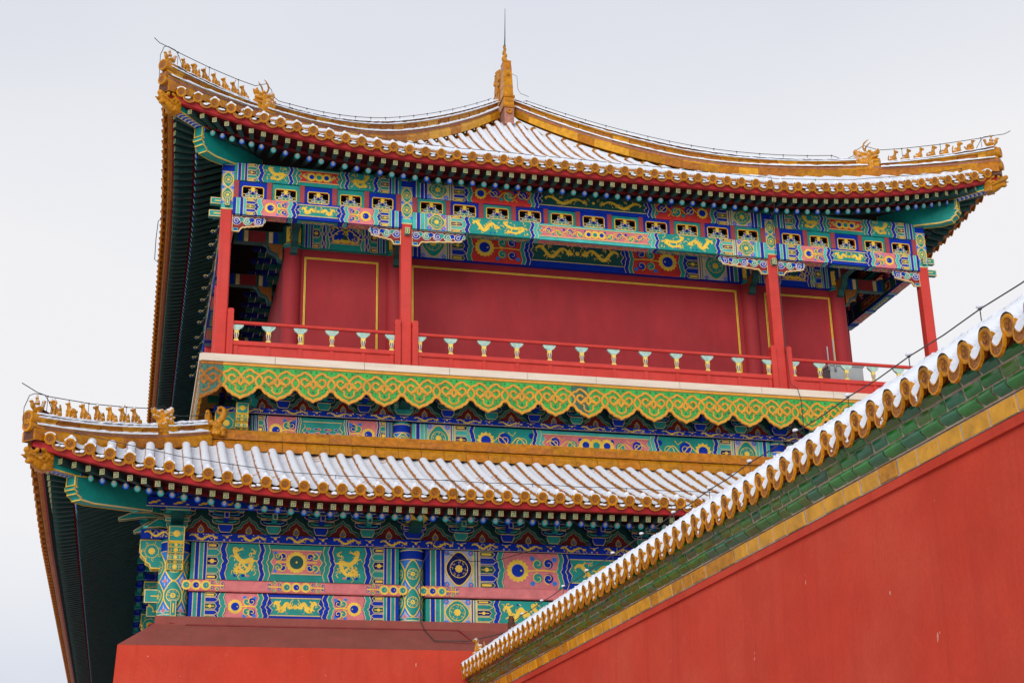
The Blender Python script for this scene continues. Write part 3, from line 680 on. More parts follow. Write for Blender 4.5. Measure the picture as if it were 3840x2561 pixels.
# ------------------------------------------------------------------ painted beams
def plane(x0, y, z0, f=None):
    f = f or (lambda p: p)
    return lambda u, v, h: f((x0 + u, y - h, z0 + v))
ZT = ((0, .55), (.17, 0), (.34, .55), (.40, .45), (.5, 1), (.60, .45), (.66, .55), (.83, 0), (1, .55))
def zig(u, a, H): return [(u + a * o, H * t) for t, o in ZT]
def beam_paint(P, L, H, A, B, panels, centre, box=False, comb='navy', under=None, S=1.0):
    """P u 0..L, v 0..H. panels: (kind, ground) beside the centre cartouche; under: painter of the soffit face (u, depth v) and its depth"""
    P.rect(0, 0, L, H, A, 1)
    if under: under[0].rect(0, 0, L, under[1], A, 1)
    half = L / 2
    seg = [('stripes', (.36 if not box else .44) * S)]
    if box: seg += [('box', H * (1.05 if H < .8 else .80)), ('stripes2', .16 * S)]
    seg += [('comb', (.30 if not box else .40) * S), ('zig', .15 * S)]
    used = sum(w for _, w in seg); cart = max(.5, (half - used) * (.40 if not box else .46))
    seg += [('panel', half - used - cart - .24 * S), ('zig2', .24 * S)]
    for mir in (0, 1):
        Q = P.sub(0, 0, L) if mir else P
        U = (under[0].sub(0, 0, L) if mir else under[0]) if under else None
        u = 0.0; a = .085 * S
        for kind, w in seg:
            if kind == 'stripes':
                x = u
                for c, q in ((A, .10), ('gold_line', .022), (B, .10), ('gold_line', .022), (A, .10), ('gold_line', .02), (B if not box else A, .07)):
                    q *= w / .44
                    Q.rect(x, 0, x + q, H, c, 2)
                    if U: U.rect(x, 0, x + q, under[1], c, 2)
                    x += q
            elif kind == 'stripes2':
                for i, c in enumerate(('gold_line', B, 'gold_line', A, 'gold_line')):
                    Q.rect(u + w * i / 5, 0, u + w * (i + 1) / 5, H, c, 2)
                    if U: U.rect(u + w * i / 5, 0, u + w * (i + 1) / 5, under[1], c, 2)
            elif kind == 'box':
                Q.rect(u, 0, u + w, H, 'gold_line', 2); Q.rect(u + .02, .0, u + w - .02, H, 'lilac', 3)
                for cu, cv in ((u + .06, .06), (u + w - .06, .06), (u + .06, H - .06), (u + w - .06, H - .06)): Q.disc(cu, cv, .075, 'sky_blue', 4, 8); Q.disc(cu, cv, .035, 'pink', 5, 6)
                Q.medallion(u + w / 2, H / 2, w * .43, H * .44, 6, dark=('navy' if comb != 'navy' else 'teal'))
                if U: U.rect(u, 0, u + w, under[1], 'lilac', 2)
            elif kind == 'comb':
                Q.rect(u, 0, u + .018, H, 'gold_line', 3)
                for vc in (0.03, .5, .97):
                    hh = H * .11; e = u + w * .78
                    lo, hi = max(.0, H * vc - hh), min(H, H * vc + hh)
                    pts = [(u + .02, lo), (e, lo), (e + w * .14, (lo + hi) / 2), (e, hi), (u + .02, hi)]
                    Q.poly(pts, comb if A != 'blue' else 'teal_deep', 2); Q.line(pts, .018, 'gold_line', 3)
                    if .1 < vc < .9: Q.flower(u + w * .42, (lo + hi) / 2, hh * .62, 'gold', 4, 7); Q.line([(u + w * .1, (lo + hi) / 2), (u + w * .75, (lo + hi) / 2)], .02, 'gold', 3)
                    else: Q.line([(u + w * .12, (lo + hi) / 2), (u + w * .70, (lo + hi) / 2)], hh * .55, 'gold', 3)
                for vc in (.26, .74):
                    Q.line([(u + .02, H * vc - H * .085), (u + w * .80, H * vc - H * .085), (u + w * 1.02, H * vc)], .016, 'gold_line', 3)
                    Q.line([(u + .02, H * vc + H * .085), (u + w * .80, H * vc + H * .085), (u + w * 1.02, H * vc)], .016, 'gold_line', 3)
            elif kind in ('zig', 'zig2'):
                e0, e1 = zig(u, a, H), zig(u + (w * .85 if kind == 'zig' else w * .45), a, H)
                if kind == 'zig2': e0, e1 = zig(u + a * .6, -a, H), zig(u + w * .45 + a * .6, -a, H)
                Q.poly(e0 + e1[::-1], B, 6); Q.line(e0, .02, 'gold_line', 7); Q.line(e1, .02, 'gold_line', 7)
                if kind == 'zig2':
                    e2 = zig(u + w * .95 + a * .6, -a, H); Q.poly(e1 + e2[::-1], A, 6); Q.line(e2, .02, 'gold_line', 7)
                if U: U.rect(u + .03, 0, u + w * .6, under[1], B, 2); U.rect(u + w * .6, 0, u + w * .6 + .02, under[1], 'gold_line', 2)
            elif kind == 'panel':
                pk, pg = panels
                e0 = zig(u - w * 0, a, H); e1 = zig(u + w + a * .5, -a, H)
                Q.poly(e0 + e1[::-1], pg, 3)
                if pk == 'dragon': Q.dragon(u + a, H * .03, u + w - a * .3, H * .97, 4.5, seed=int(u * 91) % 17)
                elif pk == 'dragon2':
                    Q.dragon(u + a, H * .04, u + w * .52, H * .96, 4.5, seed=3, run=True); Q.sub(u + w * .5, 0).dragon(0, H * .04, w * .5 - a * .3, H * .96, 4.5, seed=8)
                elif pk == 'sun': Q.sunpanel(u + a * .8, H * .04, u + w - a * .3, H * .96, 4)
                else:
                    r = H * .33; Q.flower(u + a + r, H * .52, r, 'gold', 4, 12); Q.disc(u + a + r, H * .52, r * .55, 'blue', 5, 12)
                    Q.scroll(u + a + 2 * r, H * .10, u + w - a * .2, H * .96, 4)
                if U: U.rect(u - .01, 0, u + w, under[1], pg, 2); U.scroll(u + .04, under[1] * .1, u + w - .04, under[1] * .9, 3, w=.02)
            u += w
    # cartouche
    uc0, uc1 = half - cart + .07, half + cart - .07; v0, v1 = H * .20, H * .86; pt = .07
    hexp = [(uc0, v0), (uc1, v0), (uc1 - pt, (v0 * .7 + v1 * .3)), (uc1 + pt * .3, (v0 + v1) / 2), (uc1 - pt, (v0 * .3 + v1 * .7)), (uc1, v1), (uc0, v1), (uc0 + pt, (v0 * .3 + v1 * .7)), (uc0 - pt * .3, (v0 + v1) / 2), (uc0 + pt, (v0 * .7 + v1 * .3))]
    ck, cg = centre
    P.poly(hexp, cg, 3); P.line(hexp, .026, 'gold_line', 7, True)
    if under: under[0].rect(uc0, under[1] * .15, uc1, under[1] * .9, cg, 2); under[0].scroll(uc0 + .1, under[1] * .2, uc1 - .1, under[1] * .85, 3, w=.02)
    q0, q1 = uc0 + pt + .02, uc1 - pt - .02
    if ck == 'dragons':
        m = (q0 + q1) / 2; P.dragon(q0, v0 + .02, m - .06, v1 - .02, 4.5, seed=2, run=True)
        P.sub(0, 0, 2 * m).dragon(q0, v0 + .02, m - .06, v1 - .02, 4.5, seed=2, run=True)
        P.flower(m, (v0 + v1) / 2, (v1 - v0) * .13, 'gold', 5, 6)
    elif ck == 'sunscroll':
        m = (q0 + q1) / 2; r = (v1 - v0) * .46
        H2 = v1 - v0; vm = (v0 + v1) / 2; q = (m - r * .9) - q0
        for sg in (1, -1):
            for k in (1, -1):
                for f_, c_, t_ in ((.28, 'blue', 0), (.72, 'teal', 1)):
                    u_ = m + sg * (r * .9 + q * f_); P.disc(u_, vm + k * H2 * .22, H2 * .15, c_, 4, 9); P.spiral(u_, vm + k * H2 * .22, H2 * .19, (0 if sg > 0 else pi) + t_ * pi * .5 * k, 1.1, .030, 'gold', 5, k * sg * (1 - 2 * t_), 12)
                P.disc(m + sg * (r * .9 + q * .95), vm + k * H2 * .38, H2 * .08, 'sky_blue', 4, 6)
            P.line([(m + sg * r * .8, vm), (m + sg * (r * .9 + q * .9), vm)], .034, 'gold', 6)
        P.flower(m, vm, r, 'gold', 4, 18, .9); P.disc(m, (v0 + v1) / 2, r * .62, 'teal_deep', 5, 16); P.disc(m, (v0 + v1) / 2, r * .1, 'gold', 6, 6)
    elif ck == 'scroll3':
        m = (q0 + q1) / 2; r = (v1 - v0) * .40
        P.scroll(q0, v0 + .01, m - r * 2.2, v1 - .01, 4); P.sub(0, 0, 2 * m).scroll(q0, v0 + .01, m - r * 2.2, v1 - .01, 4)
        for k, c in ((-1.5, 'blue'), (0, 'teal'), (1.5, 'blue')): P.flower(m + k * r, (v0 + v1) / 2, r, 'gold', 5, 12, .88); P.disc(m + k * r, (v0 + v1) / 2, r * .5, c, 6, 10)
    elif ck == 'clouds':
        m = (q0 + q1) / 2
        for i, k in enumerate((-.62, 0, .62)):
            c = m + k * (q1 - q0) / 2
            for j, (dx, dy, cc) in enumerate(((-.10, .06, 'scarlet'), (.10, .06, 'blue'), (0, -.08, 'sky_blue'), (-.15, -.05, 'blue'), (.15, -.04, 'pink'))):
                P.disc(c + dx, (v0 + v1) / 2 + dy, .075, 'gold_line', 4, 7, .035); P.disc(c + dx, (v0 + v1) / 2 + dy, .06, cc, 5, 7, .024)
def beam(name, parent, x0, x1, yf, z0, z1, dep, A, B, panels, centre, box=False, f=None, comb='navy', ch=0.016, painted_under=True, detail=True, label=None, S=1.0):
    f = f or (lambda p: p); mb = MB()
    prof = [(yf + ch, z0), (yf + dep, z0), (yf + dep, z1), (yf + ch, z1), (yf + ch * .3, z1 - ch * .3), (yf, z1 - ch), (yf, z0 + ch), (yf + ch * .3, z0 + ch * .3)]
    tmp = MB(); tmp.prism(prof, 'x', x0, x1, A); mb.add([f(v) for v in tmp.v], tmp.f, A)
    if detail:
        P = Paint(mb, plane(x0, yf, z0, f))
        U = Paint(mb, lambda u, v, h: f((x0 + u, yf + ch + v, z0 - h)))
        # painting runs from the chamfer to the chamfer and wraps under
        Pz = P
        beam_paint(Pz, x1 - x0, z1 - z0, A, B, panels, centre, box, comb, (U, dep - ch) if painted_under else None, S)
    kw = {'label': label} if label else {}
    return build(name, mb, parent, None, **kw)

BAYS = [(XL, 7.10), (7.10, 18.68), (18.68, XR)]
# ------------------------------------------------------------------ upper gallery: columns
def column_paint(P, w, h):
    """painted head of a square post; u 0..w, v 0 (bottom) .. h"""
    P.rect(0, 0, w, h, 'lilac', 1)
    for v0, v1, c in ((0, .04, 'gold_line'), (.04, .17, 'mint'), (.17, .20, 'gold_line'), (h - .07, h, 'teal'), (h - .10, h - .07, 'gold_line'), (h - .30, h - .10, 'blue'), (h - .325, h - .30, 'gold_line')): P.rect(0, v0, w, v1, c, 2)
    m = (h - .33 - .21) / 2
    for k in range(2):
        c = .21 + m * (k + .5); P.rect(0, .20 + m * k, w, .20 + m * k + .02, 'sky_blue', 2)
        for uu in (0.02, w - .02): P.disc(uu, .21 + m * k, .05, 'sky_blue', 2, 6); P.disc(uu, .21 + m * (k + 1), .05, 'sky_blue', 2, 6)
        P.medallion(w / 2, c, w * .44, m * .46, 3, bg='teal')
def square_column(x, y, label, f=None, z0=14.26, z1=20.34, zp=18.83, w=.33):
    f = f or (lambda p: p); mb = MB(); h = w / 2; c = .035
    pr = [(x - h + c, y - h), (x + h - c, y - h), (x + h, y - h + c), (x + h, y + h - c), (x + h - c, y + h), (x - h + c, y + h), (x - h, y + h - c), (x - h, y - h + c)]
    t = MB(); t.prism(pr, 'z', z0, z1, 'column_red'); mb.add([f(v) for v in t.v], t.f, 'column_red')
    t = MB(); t.box(x - h - .02, x + h + .02, y - h - .02, y + h + .02, z0, z0 + .12, 'column_red'); mb.add([f(v) for v in t.v], t.f, 'column_red')
    for fn in (lambda u, v, k: f((x - h + u, y - h - k, zp + v)), lambda u, v, k: f((x - h - k, y - h + u, zp + v)), lambda u, v, k: f((x + h + k, y - h + u, zp + v))):
        column_paint(Paint(mb, fn), w, z1 - zp)
    return build('column', mb, tower, None, label=label)
HC = .165
for x, s in ((XL, 'left corner red post of the gallery, painted head'), (7.10, 'red post between the left and middle bays of the gallery'), (18.68, 'red post between the middle and right bays of the gallery'), (XR, 'right corner red post of the gallery against the sky')):
    square_column(x, YF + HC, s)
# side galleries (receding): posts
SIDE_T = [7.4, 13.2, 19.0, 24.8, 30.6]
for t in SIDE_T:
    square_column(t, YF + HC, 'red post of the receding left gallery', f=SK)
    square_column(t, YF + HC, 'red post of the receding right gallery', f=lambda p: MX(SK(p)))
# beams of the gallery front
def gap(b): return b[0] + HC + .005, b[1] - HC - .005
for i, b in enumerate(BAYS):
    x0, x1 = gap(b); big = i == 1
    if not big:
        beam('upper_beam', tower, x0, x1, 39.98, 19.78, 20.33, .30, 'teal', 'blue', ('dragon', 'teal'), ('scroll3', 'scarlet'), label='teal painted beam with gold dragons over the %s bay' % ('left' if i == 0 else 'right'))
        beam('lower_beam', tower, x0, x1, 39.95, 18.69, 19.21, .32, 'blue', 'mint', ('sun', 'pink'), ('dragons', 'teal'), label='blue painted beam with pink flower panels in the %s bay' % ('left' if i == 0 else 'right'), comb='teal')
    else:
        beam('upper_beam', tower, x0, x1, 39.98, 19.72, 20.33, .30, 'blue', 'teal', ('scroll', 'scarlet'), ('dragons', 'teal_deep'), box=True, label='long blue beam with red scroll panels over the middle bay')
        beam('lower_beam', tower, x0, x1, 39.95, 18.69, 19.21, .32, 'mint', 'blue', ('dragon2', 'teal'), ('scroll3', 'pink'), box=True, label='long mint beam with gold dragons across the middle bay')
# frieze of pierced panels and small posts
def frieze_panel_mesh(w, h, colr):
    mb = MB(); e, tz0, tz1 = .095, .04, .155; c = .035; iw = w / 2 - e
    win = [(-iw + c, tz0), (iw - c, tz0), (iw, tz0 + c), (iw, h - tz1 - c), (iw - c, h - tz1), (-iw + c, h - tz1), (-iw, h - tz1 - c), (-iw, tz0 + c)]
    outp = [(-iw, 0), (iw, 0), (w / 2, tz0), (w / 2, h - tz1), (iw, h), (-iw, h), (-w / 2, h - tz1), (-w / 2, tz0)]
    n = 8
    for i in range(n):
        j = (i + 1) % n
        mb.face([(outp[i][0], 0, outp[i][1]), (outp[j][0], 0, outp[j][1]), (win[j][0], 0, win[j][1]), (win[i][0], 0, win[i][1])], colr)
        mb.face([(win[i][0], 0, win[i][1]), (win[j][0], 0, win[j][1]), (win[j][0], .09, win[j][1]), (win[i][0], .09, win[i][1])], 'scarlet' if 1 < i < 6 else 'gold')
        mb.face([(outp[i][0], .06, outp[i][1]), (outp[j][0], .06, outp[j][1]), (win[j][0], .09, win[j][1]), (win[i][0], .09, win[i][1])], 'board_red')
    for x, z in ((-w / 2, 0), (w / 2, 0), (w / 2, h), (-w / 2, h)):
        q = [(x, 0, z), (math.copysign(iw, x), 0, z), (x, 0, tz0 if z == 0 else h - tz1)]; mb.face(q, colr)
    P = Paint(mb, lambda u, v, k: (u, -k, v)); P.line(win, .026, 'gold', 2, True)
    return mb.mesh('frieze_panel', (0, 0, 0)), iw, tz0, h - tz1
def carving_mesh(iw, z0, z1):
    mb = MB(); H = z1 - z0
    P = Paint(mb, lambda u, v, k: (u, .035 - k, z0 + v), .006)
    arch = [(-iw * .95, 0), (-iw * .62, H * .18), (-iw * .38, H * .52), (-iw * .2, H * .8), (iw * .2, H * .8), (iw * .38, H * .52), (iw * .62, H * .18), (iw * .95, 0)]
    P.poly([(-iw * .7, 0), (-iw * .42, H * .3), (-iw * .2, H * .72), (iw * .2, H * .72), (iw * .42, H * .3), (iw * .7, 0)], 'navy', 1)
    for s in (1, -1):
        P.disc(s * iw * .42, H * .30, H * .17, 'teal', 2, 8); P.disc(s * iw * .22, H * .55, H * .15, 'blue', 2, 8); P.disc(s * iw * .13, H * .22, H * .17, 'teal', 2, 8)
        for u, v, r, a in ((.80, .20, .20, 0), (.55, .32, .22, 2), (.30, .58, .2, 1), (.20, .22, .22, 3), (.42, .12, .14, 0)):
            P.spiral(s * iw * u, H * v, H * r, a if s > 0 else pi - a, 1.1, .022, 'gold_line', 3, s, 10)
        P.line([(s * iw * .95, H * .1), (s * iw * .66, H * .1), (s * iw * .35, H * .6)], .026, 'sky_blue', 2.5)
    P.flower(0, H * .86, H * .20, 'gold', 4, 6, .7); P.disc(0, H * .70, H * .13, 'gold', 4, 7)
    for v in list(mb.v): pass
    mb.face([(x, .06, z0 + z) for x, z in arch], 'dark')
    return mb.mesh('carving', (0, 0, 0))
def post_mesh(h):
    mb = MB(); mb.prism([(-.075, -.03), (-.06, -.045), (.06, -.045), (.075, -.03), (.075, .08), (-.075, .08)], 'z', 0, h, 'mauve_red'); return mb.mesh('frieze_post', (0, 0, 0))
PM = post_mesh(.56); FP = {}; Z_FR, H_FRZ = 19.215, .555
def frieze(f, x0, x1, n, start, lab, rot=0.0, detail=True, end_posts=True):
    w = (x1 - x0 - .15) / n
    for i in range(n + 1):
        x = x0 + .075 + i * w
        place('frieze_post', PM, f((x, 40.02, Z_FR)), rot, tower)
        if i < n:
            c = ('blue', 'teal')[(i + start) % 2]; key = (round(w, 3), c)
            if key not in FP: m, iw, a, b = frieze_panel_mesh(w - .15, H_FRZ, c); FP[key] = (m, carving_mesh(iw, a, b))
            p = place('frieze_panel', FP[key][0], f((x + w / 2, 40.02, Z_FR)), rot, tower)
            place('carving', FP[key][1], f((x + w / 2, 40.02, Z_FR)), rot, p)
for i, b in enumerate(BAYS):
    x0, x1 = gap(b); frieze(lambda p: p, x0, x1, 5 if i != 1 else 11, 0 if i != 1 else 1, '')
# carved spandrel brackets under the lower beams
def spandrel_mesh(L, rad=True):
    """local: x from the post outwards, z down from 0"""
    mb = MB(); H = .30; n = 9
    bot = [(0, -.50), (.20, -.50), (.24, -.42), (.30, -.36)]
    for i in range(1, n + 1):
        t = i / n; bot.append((.30 + (L * .94 - .30) * t, -.36 + .10 * t - (.018 if i % 2 else 0)))
    o = [(0, 0), (L, 0)] + [(L * .94, -.27)] + bot[-2::-1]
    k = len(o)
    fr = [(x, -.03, z) for x, z in o]; bk = [(x, .05, z) for x, z in o]
    mb.face(fr, 'board_red'); mb.face(bk, 'teal')
    for i in range(k): j = (i + 1) % k; mb.face([fr[i], fr[j], bk[j], bk[i]], 'gold_line' if i > 1 else 'blue')
    P = Paint(mb, lambda u, v, h: (u, -.03 - h, v)); P.line(o, .034, 'gold_line', 3, True)
    m = max(2, round(L / .33))
    for i in range(m):
        c = .12 + (L - .30) * i / (m - 1); cols = ('teal', 'blue') if i % 2 else ('blue', 'teal')
        P.disc(c, -.17, .135, 'cream', 1, 10); P.disc(c, -.17, .118, cols[0], 2, 10); P.disc(c + .13, -.12, .085, 'cream', 1, 8); P.disc(c + .13, -.12, .07, cols[1], 2, 8)
        P.spiral(c, -.17, .10, 1.2 * i, 1.5, .026, 'cream', 3, 1, 14)
    P.rect(.03, -.49, .17, -.40, 'mint', 2); P.rect(.05, -.47, .15, -.42, 'blue', 3)
    P.line([(L - .06, -.03), (L * .92, -.22)], .05, 'blue', 4)
    return mb.mesh('spandrel_bracket', (0, 0, 0))
SP_S, SP_L = spandrel_mesh(.92), spandrel_mesh(1.58)
for i, b in enumerate(BAYS):
    x0, x1 = gap(b); m = SP_L if i == 1 else SP_S
    place('spandrel_bracket', m, (x0, 40.08, 18.69), 0, tower); o = place('spandrel_bracket', m, (x1, 40.08, 18.69), 0, tower); o.scale = (-1, 1, 1)
# tenon ends through the corner posts
def tenon(p, d, L, w, h, parent, c='teal', name='tenon_end', side=None):
    mb = MB(); p = Vector(p); d = Vector(d); q = p + d * L; mb.bar(p, q, w, h, c)
    r = d.cross(Vector((0, 0, 1))).normalized()
    for base, ax, ln in ((q, r, w),):
        P = Paint(mb, lambda u, v, k: base + ax * u + Vector((0, 0, v)) + d * k, .003)
        P.rect(-w / 2, -h / 2, w / 2, h / 2, 'gold_line', 1); P.rect(-w / 2 + .02, -h / 2 + .02, w / 2 - .02, h / 2 - .02, c, 2); P.rect(-.014, -h * .28, .014, h * .28, 'gold', 3)
    for sgn in (1, -1):
        P = Paint(mb, lambda u, v, k: p + d * u + Vector((0, 0, v)) + r * sgn * (w / 2 + k), .003)
        P.rect(.0, -h / 2, L, h / 2, 'gold_line', 1); P.rect(.0, -h / 2 + .025, L - .025, h / 2 - .025, c, 2); P.rect(0, -.015, L * .6, .015, 'gold', 3)
    return build(name, mb, parent, None)
for x in (7.10, 18.68): tenon((x, 40.0, 18.56), (0, -1, 0), .16, .13, .20, tower)
for s, xx in ((-1, XL - HC), (1, XR + HC)):
    tenon((xx, 40.17, 19.12), (s, 0, 0), .30, .16, .20, tower); tenon((xx, 40.17, 18.72), (s, 0, 0), .33, .16, .20, tower)
for xx in (XL, XR): tenon((xx, 40.0, 19.02), (0, -1, 0), .14, .12, .24, tower)

# ------------------------------------------------------------------ side galleries, simplified in the distance but built
for f, lab in ((SK, 'left'), (lambda p: MX(SK(p)), 'right')):
    ts = [XL] + SIDE_T + [38.0]
    for i, (a, b) in enumerate(zip(ts, ts[1:])):
        near = i < 2
        beam('upper_beam', tower, a + .17, b - .17, 39.98, 19.78, 20.33, .30, 'teal', 'blue', ('dragon', 'teal'), ('scroll3', 'scarlet'), f=f, detail=near, painted_under=False)
        beam('lower_beam', tower, a + .17, b - .17, 39.95, 18.69, 19.21, .32, 'blue', 'mint', ('sun', 'pink'), ('dragons', 'teal'), f=f, detail=near, comb='teal')
        mb = MB()
        # inner face of the beam, seen from below through the gallery, painted in bays
        for zz0, zz1, yy, cc in ((18.74, 19.16, 40.275, 'board_red'), (19.82, 20.28, 40.285, 'board_red')):
            P = Paint(mb, lambda u, v, h: f((a + .17 + u, yy + h, zz0 + v))); Lb = b - a - .34; Hb = zz1 - zz0
            P.rect(0, 0, Lb, Hb, 'teal_deep', 1); P.rect(Lb * .3, Hb * .15, Lb * .7, Hb * .85, 'gold_line', 2); P.rect(Lb * .3 + .02, Hb * .15 + .02, Lb * .7 - .02, Hb * .85 - .02, cc, 3); P.scroll(Lb * .33, Hb * .2, Lb * .67, Hb * .8, 4)
            for q in (.12, .2, .8, .88): P.rect(Lb * q, 0, Lb * q + .12, Hb, 'blue', 2); P.rect(Lb * q + .12, 0, Lb * q + .15, Hb, 'gold_line', 2)
        build('inner_painting', mb, tower, None)
        if i < 3:
            rot = -pi / 2 if lab == 'left' else pi / 2
            frieze(f, a + .17, b - .17, 5, 0, '', rot)
            fr = MB()
        else:
            fr = MB()
            for k in range(6): q = a + .17 + (b - a - .34) * k / 5; t = MB(); t.box(q - .075, q + .075, 40.0, 40.1, Z_FR, Z_FR + .56, 'mauve_red'); fr.add([f(v) for v in t.v], t.f, 'mauve_red')
            for k in range(5): q = a + .17 + (b - a - .34) * (k + .5) / 5; t = MB(); t.box(q - .4, q + .4, 40.02, 40.08, Z_FR + .36, Z_FR + .555, 'x'); fr.add([f(v) for v in t.v], t.f, ('blue', 'teal')[k % 2])
            build('frieze_strip', fr, tower, None)

# ------------------------------------------------------------------ inner hall of the gallery
YI = 41.90
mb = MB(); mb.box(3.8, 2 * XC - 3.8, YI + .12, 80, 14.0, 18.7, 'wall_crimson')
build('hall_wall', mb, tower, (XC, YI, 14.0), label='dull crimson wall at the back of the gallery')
def round_column(x, y, r, z0, z1, m, painted=None, label=None, half=False):
    mb = MB(); M = Matrix.Translation((x, y, 0)); mb.lathe([(r, z0), (r, z1)], 28, M, m)
    if painted:
        zp, ze = painted; fn = lambda u, v, h: (x + (r + h) * math.sin(u / r), y - (r + h) * math.cos(u / r), zp + v)
        P = Paint(mb, fn); h = ze - zp; W2 = r * 1.65; n = 14
        P.rect(-W2, 0, W2, h, 'blue', 1, n)
        bands = ((0, .03, 'gold_line'), (.03, .17, 'mint'), (.17, .19, 'gold_line'), (.19, .25, 'teal'), (.25, .27, 'gold_line'), (h - .05, h, 'teal'), (h - .08, h - .05, 'gold_line'), (h - .30, h - .08, 'blue'), (h - .325, h - .30, 'gold_line'))
        for v0, v1, c in bands: P.rect(-W2, v0, W2, v1, c, 2, n)
        m0, m1 = .28, h - .33; k = max(1, round((m1 - m0) / .8)); dh = (m1 - m0) / k
        P.rect(-W2, m0, W2, m1, 'sky_blue', 1.5, n)
        for i in range(k):
            vc = m0 + dh * (i + .5)
            for uc in (-r * 1.25, 0, r * 1.25):
                P.medallion(uc, vc, r * .60, dh * .47, 3, bg='teal', rings=4)
            for uc in (-r * .62, r * .62):
                P.star((uc, vc - dh * .5), [(uc + dx, vc - dh * .5 + dy) for dx, dy in ((-.10, 0), (0, -.14), (.10, 0), (0, .14))], 'lilac', 2, 2); P.disc(uc, vc - dh * .5, .045, 'pink', 3.5, 6)
    kw = {'label': label} if label else {}
    return build('column', mb, tower, (x, y, z0), **kw)
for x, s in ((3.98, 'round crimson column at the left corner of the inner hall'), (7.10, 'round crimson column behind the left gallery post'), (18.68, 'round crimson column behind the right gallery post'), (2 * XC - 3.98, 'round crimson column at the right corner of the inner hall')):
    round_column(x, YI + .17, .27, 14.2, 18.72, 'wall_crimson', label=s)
    mb = MB(); M = Matrix.Translation((x, YI + .17, 0)); mb.lathe([(.275, 18.62), (.275, 18.74), (.30, 18.75), (.30, 19.35)], 24, M, ['teal', 'gold_line', 'teal_deep'])
    P = Paint(mb, lambda u, v, h: (x + (.30 + h) * math.sin(u / .3), YI + .17 - (.30 + h) * math.cos(u / .3), 18.78 + v)); P.rect(-.24, 0, .24, .5, 'gold', 1, 6)
    for k in range(2): P.medallion(0, .13 + .25 * k, .14, .11, 2, bg='teal_deep', rings=2)
    build('column_head', mb, tower, None)
# painted beams on the inner wall + gold frames
for i, (a, b) in enumerate(((4.24, 6.84), (7.36, 18.42), (18.94, 2 * XC - 4.24))):
    if i == 1: beam('inner_beam', tower, a, b, YI - .05, 18.64, 19.62, .2, 'blue', 'teal', ('sun', 'scarlet'), ('dragons', 'teal_deep'), box=True, label='long blue beam above the crimson wall of the middle bay', S=1.15, painted_under=False)
    else: beam('inner_beam', tower, a, b, YI - .05, 18.66, 19.62, .2, 'blue' if i == 2 else 'teal', 'teal' if i == 2 else 'blue', ('none', 'teal_deep'), ('sunscroll', 'scarlet'), label='short painted beam above the crimson wall of the %s bay' % ('left' if i == 0 else 'right'), S=.85, painted_under=False)
def gold_frame(x0, x1, z0, z1):
    mb = MB(); y = YI + .10
    for a, b, c, d in ((x0, x1, z1 - .05, z1), (x0, x0 + .05, z0, z1 - .05), (x1 - .05, x1, z0, z1 - .05)):
        mb.box(a, b, y - .02, y + .03, c, d, 'gold_frame')
        if c == z0: mb.box(a + .02, a + .03, y - .03, y - .018, c, d, 'tile_dark')
        else: mb.box(a, b, y - .03, y - .018, c + .02, c + .03, 'tile_dark')
    build('gold_moulding', mb, tower, None)
gold_frame(4.34, 6.58, 14.4, 18.40); gold_frame(7.62, 18.25, 14.4, 18.40); gold_frame(19.22, 2 * XC - 4.26, 14.4, 18.40)
# the long side walls of the hall, brackets standing out of it, gallery floor and ceiling
mb = MB(); mb.box(XL - .5, 2 * XC - XL + .5, 39.6, 82, 14.05, 14.24, 'ledge_red'); build('gallery_floor', mb, tower, None)
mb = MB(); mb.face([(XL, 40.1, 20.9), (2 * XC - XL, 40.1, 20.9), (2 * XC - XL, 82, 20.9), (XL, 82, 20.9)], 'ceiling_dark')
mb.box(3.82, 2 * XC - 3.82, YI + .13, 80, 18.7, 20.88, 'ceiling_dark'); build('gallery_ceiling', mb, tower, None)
def aisle_beam(x, y0, y1, z, f=None):
    f = f or (lambda p: p); mb = MB(); t = MB(); t.box(x - .11, x + .11, y0, y1, z, z + .40, 'teal_deep'); mb.add([f(v) for v in t.v], t.f, 'teal_deep')
    L = y1 - y0
    for q, c in ((.08, 'blue'), (.2, 'gold_line'), (.3, 'board_red'), (.7, 'gold_line'), (.8, 'blue')):
        for k in (-1, 1):
            mb.face([f((x + k * .114, y0 + L * q, z + .02)), f((x + k * .114, y0 + L * q + (.5 if c == 'board_red' else .12), z + .02)), f((x + k * .114, y0 + L * q + (.5 if c == 'board_red' else .12), z + .38)), f((x + k * .114, y0 + L * q, z + .38))], c)
    # curled bracket at its inner end
    t = MB(); t.prism([(y1 - .02, z), (y1 - .02, z - .55), (y1 - .14, z - .52), (y1 - .20, z - .34), (y1 - .42, z - .26), (y1 - .5, z - .05), (y1 - .6, z)], 'x', x - .1, x + .1, 'teal'); 
    mb.add([f(v) for v in t.v], t.f, 'teal_deep'); 
    t = MB(); t.prism([(y1 - .02, z), (y1 - .02, z - .50), (y1 - .10, z - .46), (y1 - .16, z - .30), (y1 - .36, z - .22), (y1 - .44, z - .05), (y1 - .52, z)], 'x', x - .105, x + .105, 'gold'); mb.add([f(v) for v in t.v], t.f, 'tile_relief')
    build('aisle_beam', mb, tower, None)
for x in (7.10, 18.68): aisle_beam(x, 40.35, YI - .08, 18.75)
for x in (3.98, 2 * XC - 3.98): aisle_beam(x, 40.35, YI - .08, 18.90)
for t in [3.98] + SIDE_T:
    aisle_beam(t, 40.35, YI - .08, 18.75, SK); aisle_beam(t, 40.35, YI - .08, 18.75, lambda p: MX(SK(p)))
